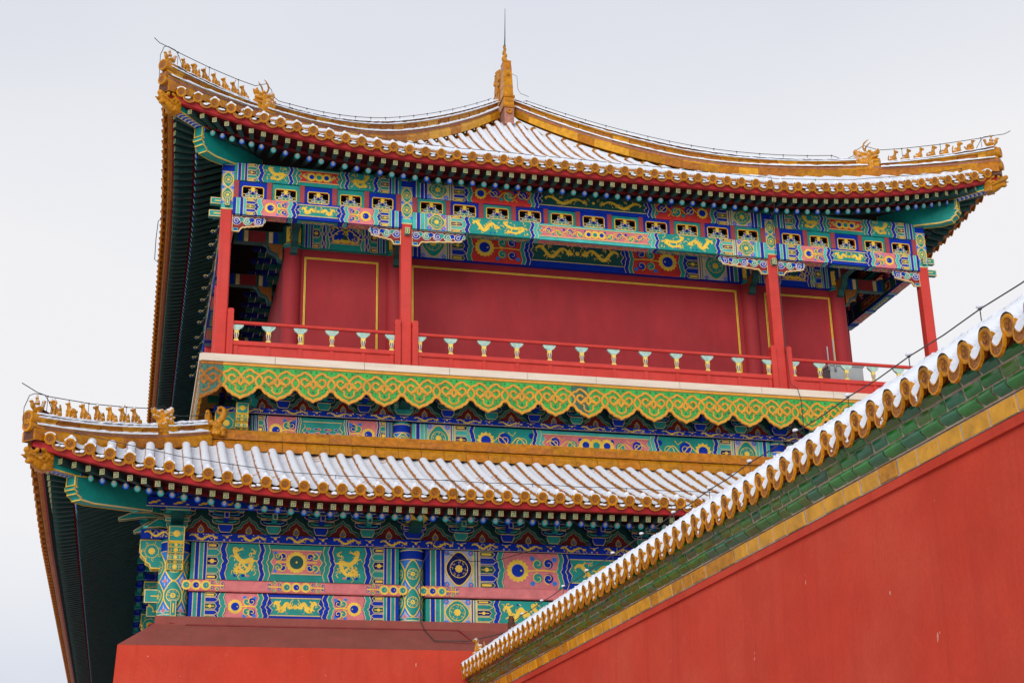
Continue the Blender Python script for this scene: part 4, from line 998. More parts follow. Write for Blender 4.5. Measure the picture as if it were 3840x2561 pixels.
for f in (SK, lambda p: MX(SK(p))):      # bracket clusters along the side walls of the hall, seen through the gallery
    for t in [4.9 + .95 * i for i in range(14)]:
        mb = MB()
        for k, (d, w, z, h, c) in enumerate(((.10, .34, 18.72, .18, 'teal_deep'), (.28, .75, 18.93, .15, 'navy'), (.46, .95, 19.12, .15, 'teal_deep'), (.62, .5, 19.30, .14, 'navy'))):
            q = MB(); q.box(t - w / 2, t + w / 2, YI - d, YI + .1, z, z + h, c); mb.add([f(v) for v in q.v], q.f, c)
            q = MB(); q.box(t - w / 2 - .01, t + w / 2 + .01, YI - d - .012, YI - d - .002, z, z + .022, 'gold_line'); mb.add([f(v) for v in q.v], q.f, 'gold_line')
            q = MB(); q.box(t - .06, t + .06, YI - d - .22, YI - d - .02, z + .03, z + h + .02, c); mb.add([f(v) for v in q.v], q.f, c)
        build('bracket_cluster', mb, tower, None)

# ------------------------------------------------------------------ balustrade
def baluster_mesh():
    mb = MB()
    # cloud shaped cap
    cap = [(-.075, 0), (-.105, .035), (-.15, .06), (-.165, .095), (-.19, .115), (-.19, .155), (.19, .155), (.19, .115), (.165, .095), (.15, .06), (.105, .035), (.075, 0)]
    mb.prism([(x, z + .33) for x, z in cap], 'y', -.035, .035, 'baluster_cap')
    vase = [(-.055, 0), (-.07, .02), (-.07, .04), (-.045, .06), (-.042, .10), (-.06, .19), (-.07, .24), (-.05, .27), (-.065, .285), (-.065, .33), (.065, .33), (.065, .285), (.05, .27), (.07, .24), (.06, .19), (.042, .10), (.045, .06), (.07, .04), (.07, .02), (.055, 0)]
    mb.prism(vase, 'y', -.028, .028, 'baluster_gold')
    P = Paint(mb, lambda u, v, h: (u, -.028 - h, v)); 
    for s in (1, -1): P.line([(s * .018, .06), (s * .022, .13), (s * .034, .20), (s * .028, .25)], [.012, .02, .028, .012], 'blue', 1)
    return mb.mesh('baluster', (0, 0, 0))
mat('baluster_cap', (0.34, 0.52, 0.46), 0.6, 0.3, 9, (0.56, 0.50, 0.38), 0.7)
mat('baluster_gold', (0.74, 0.58, 0.13), 0.5, 0.15, 5)
BM = baluster_mesh(); RZ0, RZ1 = 14.83, 15.33
def railing(x0, x1, xs, label, broken=None, f=None, rot=0.0):
    f = f or (lambda p: p); y = 40.02; mb = MB()
    t = MB(); t.prism([(y + .055 * math.cos(2 * pi * i / 10), 15.385 + .055 * math.sin(2 * pi * i / 10)) for i in range(10)], 'x', x0, x1, 'column_red', True); mb.add([f(v) for v in t.v], t.f, 'column_red', True)
    build('handrail', mb, tower, None)
    mb = MB()
    def bx(*a):
        t = MB(); t.box(*a); mb.add([f(v) for v in t.v], t.f, 'column_red')
    bx(x0, x1, y - .065, y + .06, 14.70, 14.83, ''); bx(x0, x1, y - .075, y - .066, 14.715, 14.735, '')
    bx(x0, x1, y - .02, y + .02, 14.42, 14.70, ''); bx(x0, x1, y - .06, y + .05, 14.25, 14.42, '')
    for i, x in enumerate(xs):
        if f((0, 0, 0)) == (0, 0, 0): bx(max(x0, x - .055), min(x1, x + .055), y - .045, y - .02, 14.42, 14.70, '')
    build('railing_panel', mb, tower, None, label=label)
    for i, x in enumerate(xs):
        o = place('baluster', BM, f((x, y, RZ0)), rot, tower)
for x0, x1, xs, lab in ((2.20, 6.75, [2.30 + .89 * i for i in range(5)] + [6.68], 'red plank foot of the railing in the left bay'),
                        (7.45, 18.33, [7.50 + 8.40 - 7.50 + .985 * i for i in range(-1, 11)][1:], 'red plank foot of the railing in the middle bay'),
                        (19.03, 2 * XC - 2.20, [19.08, 19.94, 20.83, 21.73, 22.6, 23.45], 'red plank foot of the railing in the right bay')):
    if x0 == 7.45: xs = [7.49] + xs
    railing(x0, x1, xs, lab)
def newel(x, w, f=None, name='newel_post'):
    f = f or (lambda p: p); mb = MB()
    t = MB(); t.prism([(x - w / 2, 14.25), (x + w / 2, 14.25), (x + w / 2, 15.58), (x + w / 2 - .02, 15.60), (x + w / 2, 15.63), (x + w / 2, 15.74), (x + w / 2 - .03, 15.78), (x - w / 2 + .03, 15.78), (x - w / 2, 15.74), (x - w / 2, 15.63), (x - w / 2 + .02, 15.60), (x - w / 2, 15.58)], 'y', 39.93, 40.12, 'column_red')
    mb.add([f(v) for v in t.v], t.f, 'column_red'); build(name, mb, tower, None)
for x in (2.12, 6.845, 7.355, 18.425, 18.935, 2 * XC - 2.12): newel(x, .17)
for f, lab, rot in ((SK, 'left', -pi / 2), (lambda p: MX(SK(p)), 'right', pi / 2)):
    ts = [XL] + SIDE_T + [38.0]
    for a, b in zip(ts[:3], ts[1:]): railing(a + .34, b - .34, [a + .5 + (b - a - 1) * i / 5 for i in range(6)], 'red plank foot of the railing on the %s side gallery' % lab, f=f, rot=rot)
# ------------------------------------------------------------------ stone edge and glazed apron
rr = random.Random(21)
def stones(f, x0, x1, lab):
    x = x0
    while x < x1 - .1:
        L = min(rr.uniform(1.85, 2.75), x1 - x); e = min(x + L, x1); mb = MB()
        t = MB(); t.prism([(39.44, 14.02), (40.2, 14.02), (40.2, 14.235), (39.46, 14.235), (39.44, 14.215)], 'x', x, e - .012, 'stone'); mb.add([f(v) for v in t.v], t.f, 'stone')
        build('stone_slab', mb, tower, None); x = e
stones(lambda p: p, 1.36, 2 * XC - 1.36, ''); stones(SK, 1.37, 30, ''); stones(lambda p: MX(SK(p)), 1.37, 30, '')
PZ = .9875
def apron_tile(P, mb, i, dull=False, full=True):
    """one lobe, u -PZ/2..PZ/2 centred on the tip, v=0 at the top edge"""
    g = 'apron_dull' if dull else 'apron_green'; au = 'apron_gold' if dull != 'all' else 'tile_worn'
    h = PZ / 2; lim = -9 if dull != 'all' else -.10
    edge = [(-h, -.68), (-h * .93, -.72), (-h * .82, -.735), (-h * .76, -.80), (-h * .66, -.86), (-h * .52, -.885), (-h * .44, -.935), (-h * .28, -.965), (-h * .15, -.985), (0, -1.04)]
    edge = edge + [(-x, z) for x, z in edge[-2::-1]]
    sh = [(-h, 0), (h, 0)] + edge[::-1]
    L_ = [p for p in sh if p[0] <= 1e-6]; R__ = [p for p in sh if p[0] >= -1e-6]
    if dull == 'all': sh = [(-.10, 0), (h, 0)] + [p for p in edge[::-1] if p[0] >= -.12]
    if dull != 'all': P.poly([(0, 0)] + [(-h, 0)] + [p for p in edge if p[0] <= 1e-6], g, 0)
    else: P.poly([(0, 0), (-.10, 0)] + [(-.10, -.99), (0, -1.035)], g, 0)
    P.poly([(0, 0)] + [p for p in edge if p[0] >= -1e-6] + [(h, 0)], g if dull != 'L' else 'apron_green', 0); Bk = [P.fn(u, v, -.07) for u, v in sh]; Fk = [P.fn(u, v, 0) for u, v in sh]
    for a in range(2, len(sh) - 1): mb.face([Fk[a], Fk[a + 1], Bk[a + 1], Bk[a]], au)
    mb.face(Bk, 'apron_dull')
    P.rect(max(-h, lim), -.085, h, 0, au, 3); P.rect(max(-h, lim), -.10, h, -.085, 'tile_dark', 1)
    def cord(pts, w=.056, l=5):
        pts = [p for p in pts if p[0] >= lim]
        if len(pts) < 2: return
        P.line(pts, w * 1.16, 'tile_worn', l - 1); P.line(pts, w, au, l); P.line(pts, w * .35, au, l + 3)
    cord([(x, z + .035) for x, z in edge], .074)
    up = [(-h * 1.0, -.33), (-h * .86, -.285), (-h * .72, -.265), (-h * .60, -.205), (-h * .48, -.185), (-h * .36, -.215), (-h * .20, -.26), (-h * .03, -.36), (h * .11, -.47), (h * .12, -.56), (-h * .04, -.66)]
    for s in (1, -1):
        cord([(s * x, z) for x, z in up], .062, l=5 + .6 * (s + 1))
        cord([(s * h, -.33), (s * h * .84, -.43), (s * h * .79, -.52), (s * h * .88, -.62), (s * h, -.68)], .060, l=5.3)
        c = (s * h * .46, -.45); pts = []
        for k in range(15):
            a = pi * .95 - 2 * pi * 1.0 * k / 14; q = .155 * (1 - .60 * (1 - k / 14))
            pts.append((c[0] + s * q * math.cos(a) * 1.05, c[1] + q * math.sin(a)))
        cord(pts + [(s * h * .50, -.635), (s * h * .26, -.66)], .060, 6)
        for q in ((h * .16, -.16), (h * .70, -.65), (h, -.165)):
            if s * q[0] > lim: P.disc(s * q[0], q[1], .022, 'nail', 4, 8)
    cord([(-h * .26, -.68), (-h * .28, -.77), (-h * .13, -.84), (0, -.855), (h * .13, -.84), (h * .28, -.77), (h * .26, -.68)], .050, 5.6)
    P.disc(0, -.745, .026, 'nail', 4, 8)
    for q in (-h * .5, h * .5):
      if q > lim: P.rect(q - .004, -.80, q + .004, -.0, 'tile_dark', 2)
def apron(f, x0, n, dulls, name, lab):
    mb = MB()
    for i in range(n):
        P = Paint(mb, (lambda xc: (lambda u, v, h: f((xc + u, 39.50 - h, 14.02 + v))))(x0 + i * PZ), .003)
        apron_tile(P, mb, i, dulls.get(i, ''))
    build('glazed_apron', mb, tower, None, label=lab)
apron(lambda p: p, 2.45 - PZ, 24, {0: 'all', 11: 'L'}, '', 'green glazed apron with gold scroll lobes under the gallery')
apron(SK, 1.46 + PZ * .5, 26, {}, '', 'green glazed apron along the receding left gallery')
apron(lambda p: MX(SK(p)), 1.46 + PZ * .5, 26, {}, '', 'green glazed apron along the receding right gallery')
# ------------------------------------------------------------------ bracket sets (dougong)
def outl(mb, x0, x1, y, z0, z1, w=.018):
    for a, b, c, d in ((x0, x1, z0, z0 + w), (x0, x1, z1 - w, z1), (x0, x0 + w, z0, z1), (x1 - w, x1, z0, z1)):
        mb.face([(a, y, c), (b, y, c), (b, y, d), (a, y, d)], 'gold_line')
def cup(mb, x, y, z, w, h, c, d=.22):         # tapered block with gold edges
    t = w * .34
    mb.hexa([(x - t, y, z), (x + t, y, z), (x + t, y + d, z), (x - t, y + d, z), (x - w / 2, y - .03, z + h), (x + w / 2, y - .03, z + h), (x + w / 2, y + d, z + h), (x - w / 2, y + d, z + h)], c)
    P = Paint(mb, lambda u, v, k: (x + u, y - .03 * v / h - .004 - k, z + v), .003)
    P.line([(-t, .004), (t, .004), (w / 2, h * .55), (w / 2, h), (-w / 2, h), (-w / 2, h * .55)], .016, 'gold_line', 1, True)
def arm(mb, x, y, z, L, h, c, d=.14):
    """boat shaped cross arm with turned up ends"""
    pr = [(-L, h), (-L, h * .45), (-L * .86, h * .18), (-L * .66, 0), (L * .66, 0), (L * .86, h * .18), (L, h * .45), (L, h)]
    mb.prism([(x + a, z + b) for a, b in pr], 'y', y, y + d, c)
    P = Paint(mb, lambda u, v, k: (x + u, y - .004 - k, z + v), .003); P.line(pr, .013, 'gold_line', 1, True)
    P.line([(-L * .8, h * .62), (-L * .5, h * .42), (L * .5, h * .42), (L * .8, h * .62)], .022, 'mint' if c != 'blue' else 'sky_blue', 1)
def nose(mb, x, y0, y1, z0, z1, w, h, c):
    mb.bar((x, y0, z0), (x, y1, z1), w, h, c)
    P = Paint(mb, lambda u, v, k: (x + u, y0 - .004 - k, z0 + v), .003); P.rect(-w / 2, -h / 2, w / 2, h / 2, 'gold_line', 1); P.rect(-w / 2 + .018, -h / 2 + .018, w / 2 - .018, h / 2 - .018, c, 2); P.rect(-.012, -h * .3, .012, h * .25, 'navy', 3)
def bracket_set(c, wide=1.0, col=False, small=False):
    """origin: front foot of the big block; x across, -y outwards"""
    A, B = (('teal', 'blue'), ('blue', 'teal'))[c]; DA, DB = (('teal_deep', 'navy'), ('navy', 'teal_deep'))[c]  # DA, DB: deeper tones for recessed arms, eave shade put into their paint
    mb = MB(); k = .86 if small else 1.0
    w = (.52 if col else .36)
    cup(mb, 0, 0, 0, w, .20, A, .3)
    if col:
        mb.bar((0, -.02, .26), (0, -.55, .34), .32, .24, 'teal_deep'); mb.box(-.30, .30, -.18, .1, .20, .30, A); outl(mb, -.30, .30, -.185, .20, .30)
    arm(mb, 0, -.05, .20, .34 * k, .15, DB); 
    for s in (-1, 1): cup(mb, s * .27 * k, -.05, .355, .15, .10, A, .14)
    arm(mb, 0, -.12, .37, .44 * k, .13, DA)
    nose(mb, 0, -.42, .1, .36 if not col else .44, .32, .13 if not col else .30, .16, A if not col else B)
    arm(mb, 0, -.34, .46, .34 * k, .14, DB)
    for s in (-1, 1): cup(mb, s * .32 * k, -.34, .60, .16, .11, B, .14); cup(mb, s * .38 * k, -.12, .50, .15, .10, B, .14)
    mb.box(-.07, .07, -.40, .2, .50, .62, A); outl(mb, -.07, .07, -.404, .50, .62)
    nose(mb, 0, -.66, -.2, .60, .62, .11, .20, A)
    if not small: arm(mb, 0, -.60, .58, .36 * k, .14, A); [cup(mb, s * .33 * k, -.60, .72, .17, .11, A, .14) for s in (-1, 1)]
    return mb.mesh('bracket_set', (0, 0, 0))
BS = [bracket_set(0), bracket_set(1)]; BSC = [bracket_set(0, col=True), bracket_set(1, col=True)]
PS = [bracket_set(0, small=True), bracket_set(1, small=True)]; PSC = [bracket_set(0, col=True, small=True), bracket_set(1, col=True, small=True)]
def flame_board(f, x0, x1, y, z0, z1, xs, name):
    """red infill boards with teal cusped borders and a flaming jewel between the bracket sets"""
    mb = MB(); mb.face([f((x0, y, z0)), f((x1, y, z0)), f((x1, y, z1)), f((x0, y, z1))], 'board_red')
    H = .44
    for a, b in zip(xs, xs[1:]):
        m = (a + b) / 2; w = (b - a) / 2
        P = Paint(mb, lambda u, v, h: f((m + u, y - h, z0 + v)), .004)
        half = [(w * .80, 0), (w * .75, H * .12), (w * .58, H * .20), (w * .50, H * .36), (w * .32, H * .46), (w * .24, H * .70), (w * .08, H * .82), (0, H * .98)]
        pts = half + [(-x, z) for x, z in half[-2::-1]]
        P.poly([(-w, 0)] + [(-w, z1 - z0), (w, z1 - z0), (w, 0)] + pts, 'teal_deep', 1)
        P.line([(x * .97, z * .98) for x, z in pts], .012, 'gold_line', 2); P.line([(x * 1.14, z * 1.10) for x, z in pts], .034, 'teal', 2); P.line([(x * 1.28, z * 1.18) for x, z in pts], .010, 'gold_line', 2)
        for q, r in ((0, .20), (-.055, .155), (.055, .155), (0, .29)): pass
        fl = [(0, .44), (.035, .36), (.075, .34), (.07, .28), (.12, .26), (.10, .19), (.135, .15), (.10, .08), (.05, .045), (0, .03)]
        fl = [(u * .70, v * .58 + .02) for u, v in fl]; fl = fl + [(-u, v) for u, v in fl[-2:0:-1]]
        P.poly(fl, 'gold', 2); P.poly([(u * .70, .05 + v * .66) for u, v in fl], 'board_red', 3)
        for du, dv in ((-.035, .12), (.035, .12), (0, .18)): P.disc(du, dv, .032, 'lilac', 4, 8); P.disc(du, dv, .018, 'blue', 5, 6)
    build(name, mb, tower, None)
def dragon_frieze(f, x0, x1, y, z0, z1, name, dep=.35, step=1.2, ends=True):
    mb = MB(); t = MB(); t.box(x0, x1, y, y + dep, z0, z1, 'navy'); mb.add([f(v) for v in t.v], t.f, 'navy')
    P = Paint(mb, plane(x0, y, z0, f), .003); L = x1 - x0; H = z1 - z0; P.rect(0, 0, L, H, 'blue', 1); P.rect(0, 0, L, .012, 'gold_line', 2)
    n = max(1, round(L / step)); d = L / n
    for i in range(n):
        P.dragon(i * d + d * .08, H * .02, i * d + d * .74, H * .98, 3, seed=i, run=True)
        P.flower(i * d + d * .88, H * .6, H * .22, 'gold', 3, 6, .6); P.disc(i * d + d * .82, H * .22, H * .13, 'lilac', 2, 6); P.disc(i * d + d * .94, H * .22, H * .13, 'pink', 2, 6)
        P.line([(i * d + d * .78, H * .8), (i * d + d * .86, H * .7), (i * d + d * .98, H * .85)], .014, 'gold', 3)
    build(name, mb, tower, None)
def beam_head(p, d, W, Ht, D, parent, medal=2, name='beam_head'):
    """curved, stepped beam end with gilt flowers; p top centre at the wall, d outwards"""
    p = Vector(p); d = Vector(d); r = d.cross(Vector((0, 0, 1))).normalized(); Z = Vector((0, 0, 1)); mb = MB()
    pr = [(0, 0), (D, 0), (D, -Ht * .36), (D - .05, -Ht * .40), (D - .02, -Ht * .50), (D - .10, -Ht * .62), (D - .16, -Ht * .66), (D - .16, -Ht * .78), (D - .26, -Ht * .86), (D - .30, -Ht), (0, -Ht)]
    a = [p - r * W / 2 + d * x + Z * z for x, z in pr]; b = [p + r * W / 2 + d * x + Z * z for x, z in pr]
    mb.face(a, 'teal'); mb.face(b, 'teal')
    for i in range(len(pr)):
        j = (i + 1) % len(pr); mb.face([a[i], a[j], b[j], b[i]], 'gold' if i else 'blue')
        if 0 < i < 9:
            n = (a[j] - a[i]).cross(r); n = n.normalized() if n.length else d
            if n.dot(d - Z * .3) < 0: n = -n
            ln = (a[j] - a[i]).length
            if ln > .07:
                P = Paint(mb, lambda u, v, k: a[i] + r * (W / 2 + u) + (a[j] - a[i]) * (v / ln) + n * k, .004)
                P.rect(-W / 2 + .03, .012, W / 2 - .03, ln - .012, 'teal', 1); P.flower(0, ln / 2, min(W * .24, ln * .42), 'gold', 2, 10)
                for s in (-1, 1): P.spiral(s * W * .32, ln * .5, min(W * .14, ln * .3), 1, 1.1, .014, 'gold', 2, s, 8)
    for s, q in ((-1, a), (1, b)):
        P = Paint(mb, lambda u, v, k: p + r * (s * (W / 2 + k)) + d * u + Z * v, .004)
        P.line(pr, .035, 'gold', 1, True); P.flower(D * .52, -Ht * .40, Ht * .13, 'gold', 2, 10)
        ring = [(D * .52 + Ht * .24 * math.cos(2 * pi * i / 16), -Ht * .40 + Ht * .24 * math.sin(2 * pi * i / 16)) for i in range(16)]; P.line(ring, .014, 'gold', 2, True)
        for i in range(7): an = i * .9; P.spiral(D * .52 + Ht * .30 * math.cos(an), -Ht * .40 + Ht * .30 * math.sin(an), .05, an, .9, .012, 'gold', 2, 1, 7)
    return build(name, mb, parent, None)

ID = lambda p: p
RS = lambda p: MX(SK(p))
# ------------------------------------------------------------------ stage under the gallery
PY, PXL = 40.70, 2.57
pcols = [PXL, 7.12, 18.66, 2 * XC - PXL]
pb = [(pcols[0] + (pcols[1] - pcols[0]) * i / 4) for i in range(4)] + [pcols[1] + (pcols[2] - pcols[1]) * i / 9 for i in range(9)] + [pcols[2] + (pcols[3] - pcols[2]) * i / 4 for i in range(5)]
for i, x in enumerate(pb):
    if i == 0: continue
    c = i % 2; on = abs(x - 7.12) < .02 or abs(x - 18.66) < .02
    place('bracket_set', (PSC if on else PS)[c], (x, PY - .22, 13.10), 0, tower)
place('bracket_set', PSC[0], (pb[0] + .06, PY - .24, 13.10), -pi / 4, tower)
for f, rot in ((SK, -pi / 2), (RS, pi / 2)):
    for i in range(16): place('bracket_set', PS[i % 2], f((PXL + 1.2 + 1.2 * i, PY - .22, 13.10)), rot, tower)
flame_board(ID, PXL - .1, 2 * XC - PXL + .1, PY - .02, 13.06, 14.0, pb, 'infill_board')
for f in (SK, RS): flame_board(f, PXL, 50, PY - .02, 13.06, 14.0, [PXL + 1.2 * i for i in range(16)], 'infill_board')
dragon_frieze(ID, pcols[0] - .25, pcols[3] + .25, PY - .16, 12.93, 13.09, 'dragon_frieze', step=1.25)
dragon_frieze(SK, PXL - .15, 50, PY - .16, 12.93, 13.09, 'dragon_frieze', step=2.5); dragon_frieze(RS, PXL - .15, 50, PY - .16, 12.93, 13.09, 'dragon_frieze', step=2.5)
def gp(a, b, r=.26): return a + r, b - r
x0, x1 = gp(pcols[0], pcols[1], .28); beam('stage_beam', tower, x0, x1, PY, 12.10, 12.92, .2, 'teal', 'blue', ('sun', 'pink'), ('clouds', 'teal'), painted_under=False, S=.55, label='short beam with pink half flowers just above the lower roof ridge, left')
x0, x1 = gp(pcols[1], pcols[2], .28); beam('stage_beam', tower, x0, x1, PY, 12.10, 12.92, .2, 'mint', 'blue', ('scroll', 'teal'), ('scroll3', 'pink'), box=True, painted_under=False, label='long mint beam just above the lower roof ridge')
x0, x1 = gp(pcols[2], pcols[3], .28); beam('stage_beam', tower, x0, x1, PY, 12.10, 12.92, .2, 'teal', 'blue', ('sun', 'pink'), ('clouds', 'teal'), painted_under=False, S=.55, label='short beam just above the lower roof ridge, right')
for f in (SK, RS): beam('stage_beam', tower, PXL + .3, 50, PY, 12.10, 12.92, .2, 'teal', 'blue', ('sun', 'pink'), ('clouds', 'teal'), painted_under=False, f=f, detail=False)
for x in pcols: round_column(x, PY + .18, .27, 11.8, 12.93, 'blue', painted=(11.9, 12.92))
for x, s in ((pcols[0], -1), (pcols[3], 1)):
    beam_head((x - .07 * s * 0, PY - .08, 13.10), (0, -1, 0), .34, .82, .42, tower)
    beam_head((x + s * .08, PY + .02, 12.93), (s, 0, 0), .30, .80, .62, tower)
    mb = MB(); mb.box(min(x, x + s * .75), max(x, x + s * .75), PY - .165, PY + .1, 12.935, 13.085, 'blue'); P = Paint(mb, plane(min(x, x + s * .75), PY - .17, 12.935)); P.dragon(.05, 0, .7, .15, 2, seed=4, run=True); build('frieze_end', mb, tower, None)
# core wall behind everything
mb = MB(); mb.box(PXL + .05, 2 * XC - PXL - .05, PY + .05, 82, 9.0, 14.04, 'board_red'); build('core_wall', mb, tower, (XC, 45, 9))

# ------------------------------------------------------------------ ground storey
GY, GXL = 39.10, .95
gcols = [GXL, 7.10, 18.68, 2 * XC - GXL]
for i, x in enumerate(gcols):
    r = .37 if i in (0, 3) else .33
    round_column(x, GY + (.04 if r > .35 else .10), r, 6.35, 8.92, 'mauve_red', painted=(6.80, 8.90), label=('thick painted corner column with gilt medallions on the red base', 'painted column with gilt medallions between two wall bays', 'painted column behind the coping of the near wall', 'painted corner column on the far right')[i])
FYB = GY - .15         # beam front plane 38.95
for i, (a, b) in enumerate(zip(gcols, gcols[1:])):
    x0, x1 = (a + (.40 if i == 0 else .36), b - (.36 if i < 2 else .40)); S = 1.0
    if i != 1:
        beam('big_beam', tower, x0, x1, FYB, 7.92, 8.87, .25, 'teal', 'blue', ('dragon', 'teal'), ('sunscroll', 'pink'), label='deep teal beam with two gold dragons and a pink centre panel, %s bay' % ('left' if i == 0 else 'right'), painted_under=False, S=1.1)
        beam('small_beam', tower, x0, x1, FYB, 6.90, 7.58, .25, 'blue', 'teal', ('sun', 'pink'), ('dragons', 'teal'), comb='teal', label='lower blue beam with a pair of running dragons, %s bay' % ('left' if i == 0 else 'right'), painted_under=False, S=1.1)
    else:
        beam('big_beam', tower, x0, x1, FYB, 7.90, 8.87, .25, 'blue', 'teal', ('sun', 'pink'), ('dragons', 'teal'), box=True, comb='teal', label='deep blue beam with a large pink sunflower panel, middle bay', painted_under=False, S=1.15)
        beam('small_beam', tower, x0, x1, FYB, 6.88, 7.56, .25, 'teal', 'blue', ('dragon2', 'teal'), ('scroll3', 'pink'), box=True, label='lower teal beam with gold dragons, middle bay', painted_under=False, S=1.1)
    mb = MB(); mb.prism([(FYB - .10, 7.60), (FYB - .12, 7.63), (FYB - .12, 7.86), (FYB - .10, 7.89), (FYB + .2, 7.89), (FYB + .2, 7.60)], 'x', x0 - .03, x1 + .03, 'pink')
    P = Paint(mb, plane(x0, FYB - .122, 7.60)); L = x1 - x0
    def trio(u, k, s=1):
        for q, c in ((-1, 'teal'), (0, 'blue'), (1, 'teal')):
            if k == 1 and q == -s: continue
            P.flower(u + q * .245, .145, .135, 'gold', 1, 12, .88); P.disc(u + q * .245, .145, .085, 'gold_line', 2, 12); P.disc(u + q * .245, .145, .074, c, 3, 12); P.disc(u + q * .245 + .02, .145, .014, 'gold', 4, 5)
    def leaf(u, s):
        for q, vv in ((.0, .08), (.0, .21), (.14, .05), (.14, .24), (.26, .10), (.26, .19)): P.disc(u + s * q, vv, .05, 'blue' if q != .14 else 'teal', 1, 7); P.spiral(u + s * q, vv, .055, 2, 1.2, .018, 'gold', 2, s, 9)
        P.line([(u - s * .05, .145), (u + s * .30, .145)], .03, 'gold', 3)
    trio(L / 2, 0); leaf(L / 2 + .42, 1); leaf(L / 2 - .42, -1)
    for u, s in ((.10, 1), (L - .10, -1)):
        trio(u + s * .06, 0); leaf(u + s * .46, s)
    build('cushion_board', mb, tower, None, label=('pink', 'long pink', 'pink')[i] + ' board with gilt flower trios between two beams')
# left and right flanks, receding
SG = [6.3, 11.5, 16.7, 21.9, 27.1, 32.3, 37.5]
for f in (SK, RS):
    ts = [GXL] + SG
    for i, (a, b) in enumerate(zip(ts, ts[1:])):
        beam('big_beam', tower, a + .4, b - .35, FYB, 7.92, 8.87, .25, 'teal', 'blue', ('dragon', 'teal_deep'), ('sunscroll', 'pink'), f=f, detail=i < 1, painted_under=False)
        beam('small_beam', tower, a + .4, b - .35, FYB, 6.90, 7.58, .25, 'blue', 'teal', ('sun', 'pink'), ('dragons', 'teal_deep'), f=f, detail=i < 1, painted_under=False)
        t = f((b, GY + .1, 0)); round_column(t[0], t[1], .33, 6.35, 8.92, 'blue')
        s = -1 if f is SK else 1
        tenon((t[0] + s * .30, t[1], 8.05), (s, 0, 0), .40, .16, .30, tower); tenon((t[0] + s * .30, t[1], 7.30), (s, 0, 0), .40, .16, .30, tower)
        beam_head((t[0] + s * .25, t[1], 8.88), (s, 0, 0), .32, .85, .55, tower)
    dragon_frieze(f, GXL - .2, 50, GY - .40, 8.90, 9.12, 'dragon_frieze', step=3)
    for i in range(22): place('bracket_set', BS[i % 2], f((2.18 + 1.23 * i, GY - .28, 9.12)), -pi / 2 if f is SK else pi / 2, tower)
    flame_board(f, GXL, 50, GY - .02, 9.1, 10.1, [GXL + 1.23 * i for i in range(12)], 'infill_board')
    mb = MB(); t = MB(); t.box(GXL - 1.0, 50, GY - 1.05, GY - .92, 9.84, 10.06, 'blue'); mb.add([f(v) for v in t.v], t.f, 'blue'); build('eave_plank', mb, tower, None)
for x, s in ((GXL, -1), (2 * XC - GXL, 1)):
    tenon((x - s * .02, GY - .28, 7.12), (0, -1, 0), .16, .15, .42, tower)
    tenon((x + s * .30, GY + .15, 7.50), (s, 0, 0), .40, .16, .34, tower)
    beam_head((x, GY - .26, 9.14), (0, -1, 0), .40, 1.05, .44, tower)
    beam_head((x + s * .26, GY + .06, 8.90), (s, 0, 0), .32, .72, .62, tower)
    mb = MB(); a, b = sorted((x, x + s * .88)); mb.box(a, b, GY - .30, GY + .2, 8.91, 9.13, 'blue'); P = Paint(mb, plane(a, GY - .305, 8.91)); P.dragon(.06, 0, .8, .22, 2, seed=6, run=True); build('frieze_end', mb, tower, None)
    # long beaked corner bracket arms
    for k, (z, L) in enumerate(((9.30, .95), (9.62, 1.35))):
        for dx, dy in ((s, 0), (s * .72, -.72)):
            mb = MB(); p = Vector((x + s * .1, GY, z)); d = Vector((dx, dy, 0)).normalized(); r = d.cross(Vector((0, 0, 1)))
            pr = [(0, -.10), (L * .55, -.12), (L, -.22), (L + .02, -.17), (L * .62, .08), (L * .40, .10), (0, .10)]
            A = [p + d * u + Vector((0, 0, v)) - r * .07 for u, v in pr]; B = [p + d * u + Vector((0, 0, v)) + r * .07 for u, v in pr]
            mb.face(A, 'teal'); mb.face(B, 'teal')
            for i in range(7): j = (i + 1) % 7; mb.face([A[i], A[j], B[j], B[i]], 'mint' if i == 2 else 'teal_deep')
            for q in (-1, 1): P = Paint(mb, lambda u, v, h: p + d * u + Vector((0, 0, v)) + r * q * (.07 + h), .004); P.line(pr, .022, 'gold_line', 1, True)
            build('corner_bracket', mb, tower, None)
    # gilt vase carrying the corner beam
    mb = MB(); M = Matrix.Translation((x - s * .02 + s * -.0, GY - .72, 9.72)); mb.lathe([(.17, -.1), (.22, 0), (.25, .07), (.22, .15), (.17, .19), (.21, .22), (.20, .27)], 18, M, 'gold'); mb.box(x - .3, x + .3, GY - .95, GY - .5, 9.5, 9.64, 'teal'); outl(mb, x - .3, x + .3, GY - .954, 9.5, 9.64)
    build('gilt_vase', mb, tower, None)
gb = [gcols[0] + 1.23 * i for i in range(5)] + [gcols[1] + (gcols[2] - gcols[1]) * i / 9 for i in range(9)] + [gcols[2] + 1.234 * i for i in range(6)]
for i, x in enumerate(gb):
    on = min(abs(x - q) for q in gcols) < .05
    place('bracket_set', (BSC if on else BS)[i % 2], (x, GY - .30, 9.12), 0, tower)
flame_board(ID, GXL - .1, 2 * XC - GXL + .1, GY - .04, 9.10, 10.1, gb, 'infill_board')
dragon_frieze(ID, GXL + .2, 2 * XC - GXL - .2, GY - .24, 8.88, 9.10, 'dragon_frieze', step=1.23)
